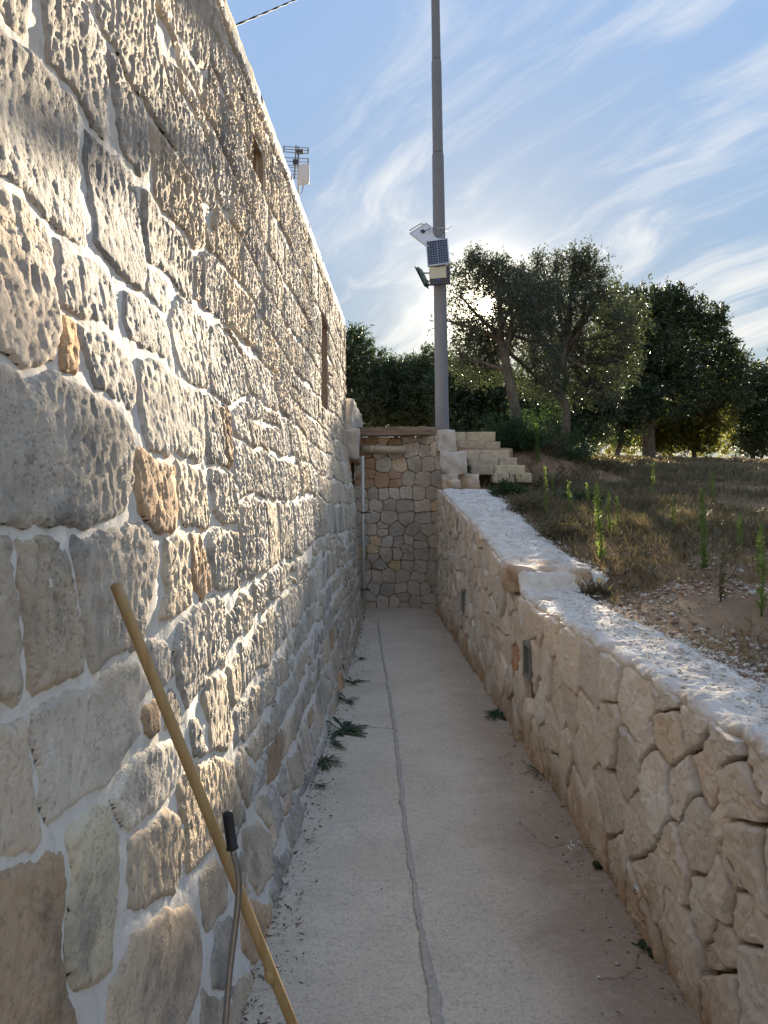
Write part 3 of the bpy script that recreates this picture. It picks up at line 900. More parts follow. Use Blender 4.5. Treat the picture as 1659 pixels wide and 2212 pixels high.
def build_house():
    house = empty('stone_house', (-0.7, 5.0, 0))
    tag(house, 'old house wall of weathered grey stones in thick white mortar left of the path', 'house')
    inv = Matrix.Translation((0.7, -5.0, 0))

    def child(name, me, mt):
        o = link(name, me, mt, house); o.location = (0.7, -5.0, 0); return o
    us = [0.62]
    while us[-1] < 10.4:
        d = us[-1]; us.append(d + (0.02 if d < 1.05 else 0.0085 if d < 4.5 else 0.0115 if d < 6.5 else 0.02))
    us[-1] = 10.4
    us = np.array(us)
    vs = np.arange(-0.06, 4.2, 0.0105)
    nu, nv = len(us), len(vs)
    U, V = np.meshgrid(us, vs, indexing='ij')
    Vt = wall_top(U) - 0.09
    wx = 0.030 * fbm(U * 4.5, V * 4.5, 41, 3) + 0.010 * noise2(U * 22, V * 22, 47)
    wy = 0.030 * fbm(U * 4.5, V * 4.5, 53, 3) + 0.010 * noise2(U * 22, V * 22, 59)
    UW, VW = U + wx * 0.55, V + wy * 0.55
    best = np.full(U.shape, -1.0); second = np.full(U.shape, -1.0); lab = np.full(U.shape, -1)
    stones = []                                   # tint
    slots = [(7.22, 7.90, 2.56, 3.46), (3.86, 4.20, 3.36, 3.56)]

    def put(P, tint, gap=0.0, limit=None):
        P = np.asarray(P)
        lo, hi = P.min(0) - 0.08, P.max(0) + 0.08
        i0, i1 = np.searchsorted(us, [lo[0], hi[0]]); j0, j1 = np.searchsorted(vs, [lo[1], hi[1]])
        if i1 - i0 < 2 or j1 - j0 < 2: return
        sl = (slice(i0, i1), slice(j0, j1))
        sd = poly_sdf(P, UW[sl], VW[sl]) - gap
        if limit is not None: sd = np.minimum(sd, limit[sl])
        for (a, b, c, e) in slots:
            q = np.maximum(np.maximum(a - U[sl], U[sl] - b), np.maximum(c - V[sl], V[sl] - e))
            sd = np.minimum(sd, q - 0.012)
        sd = np.minimum(sd, Vt[sl] - V[sl])
        A = np.outer(np.gradient(us[sl[0]]), np.gradient(vs[sl[1]]))
        if (A * (sd > 0.012)).sum() < 0.0035: return
        k = len(stones); stones.append(tint)
        w = sd > best[sl]
        second[sl] = np.where(w, best[sl], np.maximum(second[sl], sd))
        best[sl] = np.where(w, sd, best[sl]); lab[sl] = np.where(w, k, lab[sl])
    for (c, tint, pts) in TRACED:
        put(T(c, pts), tint, -0.016 if c in 'CE' else -0.012)
    limit = -best - 0.020                          # keep later stones clear of the surveyed ones
    limit = np.where(best <= -1, 1.0, limit)
    # the rest of the wall: courses that wander, lengths and heights at random
    rr = random.Random(5)
    z = -0.08
    row = 0
    tints = [G1, G2, G2, TN, G1, G2, DK, (0.95, 0.90, 0.84), (1.1, 1.05, 1.0), (0.9, 0.86, 0.82)]
    while z < 4.2:
        low = z < 1.25
        h = rr.uniform(0.15, 0.24) if low else rr.uniform(0.23, 0.36)
        u = 0.45 + rr.uniform(0, 0.3)
        while u < 10.5:
            w = rr.uniform(0.16, 0.42) if low else rr.uniform(0.26, 0.62)

            def cz(uu, zz):
                return zz + 0.035 * math.sin(uu * 0.9 + zz * 2.1) + 0.02 * math.sin(uu * 2.3 + row)
            jit = lambda s=0.03: rr.uniform(-s, s)
            parts = [(z, z + h)]
            if rr.random() < (0.30 if low else 0.13):
                m_ = z + h * rr.uniform(0.35, 0.65); parts = [(z, m_), (m_, z + h)]
            for (za, zb) in parts:
                s_ = 0.035 if low else 0.022
                P = [(u + jit(s_), cz(u, za) + jit(s_)), (u + w * 0.5, cz(u + w / 2, za) + jit(s_)), (u + w + jit(s_), cz(u + w, za) + jit(s_)),
                     (u + w + jit(s_), cz(u + w, (za + zb) / 2)), (u + w + jit(s_), cz(u + w, zb) + jit(s_)), (u + w * 0.5, cz(u + w / 2, zb) + jit(s_)),
                     (u + jit(s_), cz(u, zb) + jit(s_)), (u + jit(s_), cz(u, (za + zb) / 2))]
                t_ = rr.choice(tints)
                if rr.random() < (0.09 if low else 0.02): t_ = rr.choice([RD, OC, BR, TN])
                put(P, t_, 0.012 if low else 0.005, limit)
            u += w
        z += h; row += 1
    # relief, in metres out of the wall
    qx, qy = U + 0.02 * noise2(U * 9, V * 9, 63), V + 0.03 * noise2(U * 9, V * 9, 65)
    rel = 0.0030 * fbm(U * 6, V * 4, 61, 2) + 0.0036 * (1 - 2.2 * np.abs(noise2(qx * 24, qy * 9, 67))) + 0.0078 * (1 - 2.4 * np.abs(noise2(qx * 40, qy * 17, 71))) + 0.0074 * (1 - 2 * np.abs(noise2(U * 66, V * 38, 73))) + 0.003 * noise2(U * 110, V * 80, 74) - 0.003
    rel = 0.86 * rel * np.clip(1.0 + 0.75 * noise2(U * 1.1, V * 1.1, 79), 0.45, 1.7) * (0.70 + 0.4 * sstep(0.6, 1.8, V)) * (0.50 + 0.42 * sstep(1.6, 3.8, U))
    hm = 0.004 + 0.006 * fbm(U * 6, V * 6, 83, 3) + 0.0040 * noise2(U * 30, V * 30, 87) + 0.0030 * np.abs(noise2(U * 55, V * 45, 88))

    def place(u, v, h):
        return np.stack([wall_x(u, v) + h, u, v], -1)
    FQ = grid_faces(nu, nv)
    # mortar bed over the whole face, with holes for the niches
    step = 2
    iu = np.unique(np.concatenate([np.arange(0, nu, step), [nu - 1]])); iv = np.arange(0, nv, step)
    UM, VM, HM = U[np.ix_(iu, iv)], V[np.ix_(iu, iv)], hm[np.ix_(iu, iv)]
    VMc = np.minimum(VM, wall_top(UM) - 0.03)
    f = grid_faces(len(iu), len(iv))
    cu, cv = UM.ravel()[f].mean(1), VMc.ravel()[f].mean(1)
    keep = np.ptp(VMc.ravel()[f], axis=1) > 0.004
    for (a, b, c, e) in slots:
        keep &= ~((cu > a) & (cu < b) & (cv > c) & (cv < e))
    child('mortar_bed', mesh_np('mortar_bed', place(UM.ravel(), VMc.ravel(), HM.ravel()), f[keep], True), M['mortar'])
    # one mesh per stone
    flat_lab = lab.ravel(); flat_sd = np.minimum(best, (best - second) * 0.5 - 0.006).ravel()
    order = {}
    ok = flat_sd > -0.016
    fl = flat_lab[FQ]; fo = ok[FQ].all(1)
    for k in range(len(stones)):
        pass
    lf = np.where(fo, fl.max(1), -1)
    srt = np.argsort(lf, kind='stable'); ls = lf[srt]
    rk = np.random.default_rng(3)
    built = []
    for k, tint in enumerate(stones):
        a, b = np.searchsorted(ls, [k, k + 1])
        if b - a < 12: continue
        q = FQ[srt[a:b]]
        ids, invx = np.unique(q, return_inverse=True)
        qi = invx.reshape(q.shape); cl = np.arange(len(ids))
        for _ in range(400):
            mn = cl[qi].min(1); nw = cl.copy(); np.minimum.at(nw, qi.ravel(), np.repeat(mn, 4))
            if (nw == cl).all(): break
            cl = nw
        big = np.bincount(cl[qi[:, 0]]).argmax()
        q = q[cl[qi[:, 0]] == big]
        ids, invx = np.unique(q, return_inverse=True)
        u, v, sd = U.ravel()[ids], V.ravel()[ids], flat_sd[ids]
        own = flat_lab[ids] == k
        sd = np.where(own, sd, -np.minimum(np.abs(sd) + 0.004, 0.014))
        pr = rk.uniform(0.0065, 0.0115)
        e = np.where(sd > 0, 1 - np.exp(-np.maximum(sd, 0) / 0.0045), 0)
        body = pr * e + rel.ravel()[ids] * (0.25 + 0.75 * e) * rk.uniform(0.7, 1.35) + rk.uniform(-.02, .02) * (u - u.mean()) * e + rk.uniform(-.03, .03) * (v - v.mean()) * e
        h = np.where(sd > 0, body + 0.004 * e, body + 1.9 * sd)
        j = rk.uniform(0.9, 1.1)
        size = np.ptp(u) * np.ptp(v) / max(1.2, u.mean()) ** 3 * (1.0 if u.mean() > 1.25 else 0.2)
        built.append((size, place(u, v, h), invx.reshape(q.shape), (tint[0] * j, tint[1] * j, tint[2] * j, 1)))
    built.sort(key=lambda b_: -b_[0])
    for (_, P_, q_, c_) in built[:296]:
        o = child('stone', mesh_np('stone', P_, q_, True), M['old']); o.color = c_
    VV, QQ, n0 = [], [], 0
    for (_, P_, q_, c_) in built[296:]:
        VV.append(P_); QQ.append(q_ + n0); n0 += len(P_)
    o = child('small_stones', mesh_np('small_stones', np.vstack(VV), np.vstack(QQ), True), M['old']); o['kind'] = 'stuff'
    o.color = (0.96, 0.92, 0.87, 1)
    # body of the house behind the face
    mb = MB()
    y0, y1, xb = -3.0, 10.38, -5.6
    pr = lambda y, z: float(wall_x(y, z)) - 0.32
    ring = []
    for y in (y0, y1):
        ring += [(pr(y, 0), y, -0.1), (pr(y, 0), y, float(wall_top(y)) - 0.05), (xb, y, float(wall_top(y)) - 0.05), (xb, y, -0.1)]
    mb.add(ring, [(0, 1, 2, 3), (7, 6, 5, 4), (0, 4, 5, 1), (1, 5, 6, 2), (2, 6, 7, 3), (3, 7, 4, 0)])
    o = mb.build('wall_core', M['core'], house); o.location = (0.7, -5.0, 0)
    # end face of the house
    ys = []
    mb = MB()
    zz = np.linspace(-0.06, float(wall_top(10.4)) - 0.03, 24)
    for i in range(len(zz) - 1):
        a, b = float(wall_x(10.4, zz[i])) + 0.004, float(wall_x(10.4, zz[i + 1])) + 0.004
        mb.add([(a, 10.39, zz[i]), (-1.3, 10.42, zz[i]), (-1.3, 10.42, zz[i + 1]), (b, 10.39, zz[i + 1])], [(0, 1, 2, 3)])
    o = mb.build('end_face', M['mortar'], house); o.location = (0.7, -5.0, 0)
    # niches
    for (a, b, c, e), dp in zip(slots, (0.14, 0.06)):
        mb = MB()
        fr, bk = 0.006, -dp
        P = {}
        for i, (u, v) in enumerate(((a, c), (b, c), (b, e), (a, e))):
            P[i] = (float(wall_x(u, v)) + fr, u, v); P[i + 4] = (float(wall_x(u, v)) + bk, u, v)
        mb.add([P[i] for i in range(8)], [(4, 5, 6, 7), (0, 1, 5, 4), (1, 2, 6, 5), (2, 3, 7, 6), (3, 0, 4, 7)])
        o = mb.build('window_niche', M['niche'], house); o.location = (0.7, -5.0, 0)
    # coping
    u = 0.3; k = 0
    while u < 10.3:
        w = rr.uniform(0.7, 1.25); w = min(w, 10.43 - u)
        if 10.43 - (u + w) < 0.35: w = 10.43 - u
        uc = u + w / 2
        zc = float(wall_top(uc)) - 0.045
        o = rough_block('coping_slab', (0, 0, 0), (0.34, w - 0.004, 0.11), M['coping'], house, 300 + k, -0.022, 13, 0.006, 0.04, tilt=(math.atan(0.0438), 0))
        o.location = (float(wall_x(uc, zc)) - 0.168 + 0.7, uc - 5.0, zc)
        u += w; k += 1


build_house()


# ------------------------------------------------------------------ retaining wall on the right
def unproj_right(px, py):
    r = ray(px, py)
    d = 1.063 / (r[0] + 0.0233)
    return d, CAM_H + r[2] * d


LIGHTS = [(unproj_right(1153, 1428), 0.20, 0.235), (unproj_right(1009, 1298), 0.20, 0.235)]


def build_right():
    wall = empty('retaining_wall', (1.0, 6.0, 0))
    tag(wall, 'low retaining wall of cream rough cut stones with a white gravel top right of the path', 'wall')

    def child(name, me, mt):
        o = link(name, me, mt, wall); o.location = (-1.0, -6.0, 0); return o
    g = [(530,380),(670,490),(830,470),(960,600),(1170,700),(1310,770),(860,700),(550,690),(330,570),(430,640),(340,330),(440,400),(255,390),(640,860),(1050,910),(1225,990),(800,1000),(925,985),(390,830),(305,760),(715,1200),(560,1080),(370,1010),(255,930),(1030,1250),(1140,1150),(1270,1340),(920,1400),(600,1370),(470,1180),(770,1460),(1060,1600),(1140,1510),(1220,1460),(930,1700),(1250,1640),(1150,1830),(742,750),(980,700),(730,1620),(1200,2050),(1320,1980),(110,640),(180,560),(140,330),(200,330),(60,480),(200,760)]
    S = [unproj_right(1105.9 + x * 0.4139, 1296 + y * 0.4139) for x, y in g]
    W = [0.0] * len(S)
    small = {37: -0.016, 38: -0.010, 25: -0.008, 33: -0.004, 1: 0.004, 24: 0.006}
    for k, w in small.items(): W[k] = w
    rr = random.Random(11)
    S0 = np.array(S)
    z = 0.03; row = 0
    while z < 1.9:
        h = rr.uniform(0.15, 0.22)
        u = 0.5 + rr.uniform(0, 0.2)
        while u < 10.75:
            w = rr.uniform(0.17, 0.36)
            p = np.array((u + w / 2 + rr.uniform(-.03, .03), z + h / 2 + rr.uniform(-.055, .055)))
            if np.hypot(*((S0 - p) * (1, 1.15)).T).min() > 0.20 and p[1] < float(right_top(p[0])) - 0.06:
                S.append(tuple(p)); W.append(rr.uniform(-0.006, 0.006))
            u += w
        z += h; row += 1
    cells = power_cells(S, W, (0.35, 10.78, -0.03, 3.0))

    def place(u, v, h):
        return np.stack([right_x(u) - 0.012 * np.clip(1 - v, 0, 1) - h, u, v], -1)
    OR = unproj_right(1120, 1394); had = False
    k = 0
    for i, P in enumerate(cells):
        if P is None: continue
        c = np.mean(P, 0)
        t0 = float(right_top(c[0])); sl = (float(right_top(c[0] + .1)) - float(right_top(c[0] - .1))) / 0.2
        if 4.95 < c[0] < 5.25: sl = 0; t0 = 0.99 if c[0] < 5.08 else 1.10
        P = clip_half(P, -sl, 1.0, t0 - sl * c[0] - 0.028)
        if len(P) < 3: continue
        for ((lu, lv), lw, lh) in LIGHTS:            # stones stop at the light boxes
            if abs(c[0] - lu) < 0.45 and abs(c[1] - lv) < 0.4:
                du, dv = (c[0] - lu) / lw, (c[1] - lv) / lh
                if abs(du) > abs(dv):
                    s = 1 if du > 0 else -1; P = clip_half(P, -s, 0, -(s * lu + lw / 2 + 0.006)) if True else P
                else:
                    s = 1 if dv > 0 else -1; P = clip_half(P, 0, -s, -(s * lv + lh / 2 + 0.006))
                if len(P) < 3: break
        if len(P) < 3: continue
        P = inset_poly(P, rr.uniform(0.0035, 0.0095))
        if P is None or len(P) < 3: continue
        P = np.array(P)
        if np.ptp(P[:, 0]) < 0.04 or np.ptp(P[:, 1]) < 0.03: continue
        d = c[0]
        n, rg = (72, 11) if d < 3.2 else (44, 7) if d < 5.5 else (32, 5)
        V, Q, Tt = face_stone(P, place, n, rg, 0.09, rr.uniform(0.012, 0.038), 0.018, 17, 500 + i, 0.0045)
        o = child('stone', mesh_qt('stone', V, Q[:, ::-1], Tt[:, ::-1]), M['cream'])
        j = rr.uniform(0.90, 1.12); w = rr.uniform(-0.03, 0.05)
        o.color = (j * (1 + w), j, j * (1 - w), 1)
        if math.hypot(c[0] - OR[0], c[1] - OR[1]) < 0.12 and not had: o.color = (0.72, 0.44, 0.29, 1); had = True
        k += 1
    # joint bed behind the stones
    us = np.arange(0.3, 10.8, 0.04); vs = np.linspace(0, 1, 30)
    U, Tv = np.meshgrid(us, vs, indexing='ij')
    V = -0.05 + (right_top(U) - 0.015 + 0.05) * Tv
    H = -0.022 + 0.008 * fbm(U * 9, V * 9, 91, 3)
    child('joint_bed', mesh_np('joint_bed', place(U.ravel(), V.ravel(), H.ravel()), grid_faces(len(us), len(vs))[:, ::-1], True), M['joint'])
    # crushed stone top
    us = np.unique(np.concatenate([np.arange(-2, 1.6, 0.1), np.arange(1.6, 5.5, 0.012), np.arange(5.5, 10.35, 0.022)])); ts = np.concatenate([[0, 0.0], np.linspace(0, 1, 44)])
    U, Tv = np.meshgrid(us, ts, indexing='ij')
    wdt = ledge_w(U) * (1 + 0.16 * fbm(U * 1.7, 0 * U, 97, 3)) + 0.03 * noise2(U * 9, 0 * U, 99)
    front = right_x(U) - 0.016 + 0.020 * noise2(U * 7, 0 * U, 101) + 0.008 * noise2(U * 30, 0 * U, 103)
    X = front + wdt * Tv
    Z = right_top(U) + 0.016 * fbm(X * 6, U * 6, 107, 3) + 0.006 * noise2(X * 40, U * 40, 109) + 0.004 * noise2(X * 80, U * 80, 113) - 0.03 * sstep(0.80, 1.0, Tv) - 0.018 * sstep(0.06, 0.0, Tv)
    Z[:, 0] = right_top(us) - 0.10; X[:, 0] += 0.05
    Z[:, 1] -= 0.018 + 0.012 * noise2(us * 11, us * 0, 117)
    V = np.stack([X, U, Z], -1).reshape(-1, 3)
    child('gravel_top', mesh_np('gravel_top', V, grid_faces(len(us), len(ts))[:, ::-1], True), M['ledge'])
    # big rough slab where the top steps up
    p = at(1188, 1258, 5.15)
    o = rough_block('capstone', (0, 0, 0), (0.56, 0.5, 0.17), M['cream'], wall, 77, R(-6), 16, 0.045, 0.25)
    o.location = (p[0] - 1.0 + 0.02, 5.36 - 6.0, 1.06)
    # light boxes set in the wall
    for q, ((lu, lv), lw, lh) in enumerate(LIGHTS):
        L = empty('wall_light', (float(right_x(lu)), lu, lv))
        tag(L, ['grey recessed wall light with frosted pane, larger and nearer one in the cream wall', 'grey recessed wall light farther along the cream wall near the end wall'][q], 'wall light', 'recessed lights in the cream wall')
        L.rotation_euler = (0, 0, math.atan(0.0233))
        mb = MB(); t = 0.026
        for (cy, cz, sy, sz) in ((-lw / 2 + t / 2, 0, t, lh), (lw / 2 - t / 2, 0, t, lh), (0, lh / 2 - t / 2, lw - 2 * t, t), (0, -lh / 2 + t / 2, lw - 2 * t, t)):
            mb.box((0.0, cy, cz), 0.10, sy - 0.001, sz - 0.001)
        mb.build('frame', M['grey'], L, bevel=0.004)
        mb = MB(); mb.box((0.012, 0, 0), 0.02, lw - 2 * t + 0.002, lh - 2 * t + 0.002); mb.build('pane', M['pane'], L)
        mb = MB()
        for s in (-1, 1):
            for s2 in (-1, 1): mb.tube([(-0.050, s * (lw / 2 - t / 2), s2 * (lh / 2 - t / 2)), (-0.054, s * (lw / 2 - t / 2), s2 * (lh / 2 - t / 2))], 0.005, 8)
        mb.build('screw', M['steel'], L)


build_right()


# ------------------------------------------------------------------ end wall, parapet, pier, steps
def build_end():
    wall = empty('end_wall', (0.25, 11.2, 0))
    tag(wall, 'tall end wall of brown fitted stones closing the concrete path', 'wall')

    def child(name, me, mt):
        o = link(name, me, mt, wall); o.location = (-0.25, -11.2, 0); return o
    rr = random.Random(23)
    S, W = [], []
    z = -0.02
    while z < 2.62:
        h = rr.uniform(0.13, 0.23) if z < 1.7 else rr.uniform(0.14, 0.25)
        u = -0.42 + rr.uniform(-0.1, 0.05)
        while u < 1.0:
            w = rr.uniform(0.11, 0.28)
            if rr.random() < 0.14:
                S.append((u + w / 2, z + h * 0.27)); S.append((u + w / 2, z + h * 0.77)); W += [0, 0]
            else:
                S.append((u + w / 2, z + h / 2 + rr.uniform(-.014, .014))); W.append(rr.uniform(-0.004, 0.004))
            u += w
        z += h
    cells = power_cells(S, W, (-0.46, 0.875, -0.03, 2.585))

    def place(u, v, h):
        return np.stack([u, end_y(u) - h, v], -1)
    for i, P in enumerate(cells):
        if P is None: continue
        P = inset_poly(P, rr.uniform(0.001, 0.0045))
        if P is None: continue
        P = np.array(P)
        if np.ptp(P[:, 0]) < 0.04 or np.ptp(P[:, 1]) < 0.03: continue
        c = P.mean(0)
        V, Q, Tt = face_stone(P, place, 32, 5, 0.08, rr.uniform(0.008, 0.034), 0.013, 14, 900 + i, 0.006)
        o = child('stone', mesh_qt('stone', V, Q, Tt), M['endst'])
        j = rr.uniform(0.58, 0.84); w = rr.uniform(-0.02, 0.05)
        o.color = (j * (1 + w), j, j * (1 - w), 1)
        if c[1] > 1.75 and c[0] < 0.25 and rr.random() < 0.6: o.color = (0.60, 0.44, 0.33, 1)
        elif rr.random() < 0.05: o.color = (0.90, 0.78, 0.58, 1)
    us = np.linspace(-0.5, 0.885, 40); vs = np.linspace(-0.06, 2.585, 40)
    U, Vv = np.meshgrid(us, vs, indexing='ij')
    child('joint_bed', mesh_np('joint_bed', place(U.ravel(), Vv.ravel(), (-0.022 + 0.006 * fbm(U * 9, Vv * 9, 5, 3)).ravel()), grid_faces(40, 40), True), M['joint'])
    o = rough_block('wall_core', (0, 0, 0), (1.36, 0.30, 2.58), M['core'], wall, 3, 0, 6, 0.0, 0.0)
    o.location = (-0.06, 0.21, 1.28)
    # beam on top
    beam = link('wooden_beam', None)
    bpy.data.objects.remove(beam)
    B = empty('wooden_beam', (0.22, 11.1, 2.585))
    tag(B, 'weathered wooden beam lying on top of the end wall', 'beam')
    o = rough_block('beam_body', (0, 0, 0.068), (1.23, 0.26, 0.125), M['beam'], B, 8, 0, 14, 0.010, 0.12)
    # beige pipe
    P = empty('drain_pipe', (0, 11.0, 2.4))
    tag(P, 'fat beige pipe running level across the end wall below the wooden beam', 'pipe')
    mb = MB(); a = at(783, 970, 11.06); b = at(878, 972, 11.06)
    mb.tube([(a[0], 0.06, a[2] - 2.4), ((a[0] + b[0]) / 2, 0.06, (a[2] + b[2]) / 2 - 2.4), (b[0], 0.06, b[2] - 2.4)], 0.06, 20)
    mb.build('pipe_run', M['pvc'], P, True)
    mb = MB(); mb.tube([(a[0] + .10, .06, a[2] - 2.4), (a[0] + .16, .06, a[2] - 2.4)], 0.066, 20); mb.build('collar', M['pvc'], P, True)
    # down pipe
    D = empty('downpipe', (at(784, 1200, 10.75)[0], 10.75, 0))
    tag(D, 'thin pale upright downpipe in the corner between house and end wall', 'pipe')
    ztop = at(784, 985, 10.75)[2]
    mb = MB(); mb.tube([(0.005, 0, 0.02), (0.0, 0, ztop * 0.5), (-0.005, 0, ztop)], 0.026, 14); mb.build('pipe_run', M['pvcw'], D, True)
    for z in (0.33, 1.45):
        mb = MB(); mb.tube([(0, 0, z - 0.012), (0, 0, z + 0.012)], 0.031, 14); mb.box((0.06, 0.02, z), 0.09, 0.012, 0.02); mb.build('clamp', M['dark'], D)
    # parapet at the end of the house
    W_ = empty('parapet_wall', (-0.5, 11.3, 0))
    tag(W_, 'whitewashed stub of parapet wall between the house corner and the wooden beam', 'wall')
    o = rough_block('upper_block', (0.0, 0, 0), (0.26, 2.0, 0.46), M['pierst'], W_, 12, R(-2.5), 14, 0.03, 0.10)
    o.location = (-0.035, 0.2, 2.83)
    o = rough_block('lower_block', (0, 0, 0), (0.22, 0.78, 0.42), M['pierst'], W_, 14, 0, 10, 0.03, 0.12)
    o.location = (0.03, -0.45, 2.42)
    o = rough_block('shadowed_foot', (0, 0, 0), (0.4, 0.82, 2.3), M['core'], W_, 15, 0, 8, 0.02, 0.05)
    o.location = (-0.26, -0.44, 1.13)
    # pier at the right end of the beam
    Pi = empty('stone_pier', (0.95, 10.55, 1.7))
    tag(Pi, 'whitewashed boulder pier between the end wall beam and the tufa steps', 'pier')

    def blk(px0, py0, px1, py1, d, dep, nm, mt, sd, rgh=0.03, rnd=0.25, rot=0.0, taper=0.0):
        a, b = at(px0, py0, d), at(px1, py1, d)
        o = rough_block(nm, (0, 0, 0), (abs(b[0] - a[0]), dep, abs(a[2] - b[2])), mt, Pi, sd, rot, 12, rgh, rnd, taper=taper)
        o.location = ((a[0] + b[0]) / 2 - 0.95, d + dep / 2 - 10.55, (a[2] + b[2]) / 2 - 1.7)
        return o
    blk(946, 929, 984, 976, 10.62, 0.40, 'top_stone', M['pierst'], 31, 0.02, 0.12, 0, 0.10)
    blk(953, 974, 1009, 1023, 10.55, 0.42, 'boulder', M['pierst'], 33, 0.045, 0.3)
    blk(955, 1023, 990, 1036, 10.52, 0.40, 'flat_stone', M['pierst'], 35, 0.015)
    blk(955, 1036, 994, 1056, 10.50, 0.42, 'flat_stone', M['cream'], 37, 0.015)
    blk(988, 1024, 1036, 1064, 10.72, 0.45, 'rubble', M['cream'], 39, 0.05, 0.35)
    # steps of yellow tufa
    St = empty('tufa_steps', (1.5, 11.6, 1.7))
    tag(St, 'flight of pale yellow tufa block steps climbing beside the pole', 'steps')
    rows = [(930, 1215, 500, 560, [1010]), (945, 1250, 565, 620, [1145]), (970, 1315, 625, 680, [1105]), (1020, 1360, 680, 730, [1235]), (1045, 1415, 730, 790, [1200]), (1200, 1465, 785, 845, [1350])]
    for k, (xa, xb, ya, yb, sp) in enumerate(rows):
        d = 12.3 - 0.26 * k
        xs = [xa] + sp + [xb]
        for j in range(len(xs) - 1):
            a = at(691.2 + xs[j] * 0.3125, 777.6 + ya * 0.3125, d); b = at(691.2 + xs[j + 1] * 0.3125, 777.6 + yb * 0.3125, d)
            o = rough_block('block', (0, 0, 0), (b[0] - a[0] - 0.008, 0.36, a[2] - b[2] + 0.012), M['tufa'], St, 50 + k * 3 + j, R(random.uniform(-2, 2)), 10, 0.012, 0.10)
            o.location = ((a[0] + b[0]) / 2 - 1.5, d + 0.18 - 11.6 + random.uniform(-.015, .015), (a[2] + b[2]) / 2 - 1.7)
            t = random.uniform(0.88, 1.08); o.color = (t, t * random.uniform(0.95, 1.0), t * random.uniform(0.9, 1.0), 1)
    o = rough_block('backfill', (0, 0, 0), (1.1, 1.4, 1.0), M['soil'], St, 80, 0, 10, 0.06, 0.3)
    o.location = (0.02, 0.95, 0.28)
    # log lying beyond the steps
    L = empty('wooden_log', at(1132, 996, 12.0))
    tag(L, 'dark red brown log lying in the weeds beyond the tufa steps', 'log')
    mb = MB(); mb.tube([(-0.28, 0.05, 0.02), (-0.1, 0.02, 0.03), (0.12, -0.02, 0.02), (0.3, -0.05, 0.0)], [0.065, 0.07, 0.066, 0.058], 12); mb.build('log_body', M['log'], L, True)
    L.location.z = float(terrain(L.location.x, 12.0)) + 0.05 if abs(float(terrain(L.location.x, 12.0)) - L.location.z) < 0.5 else L.location.z


build_end()


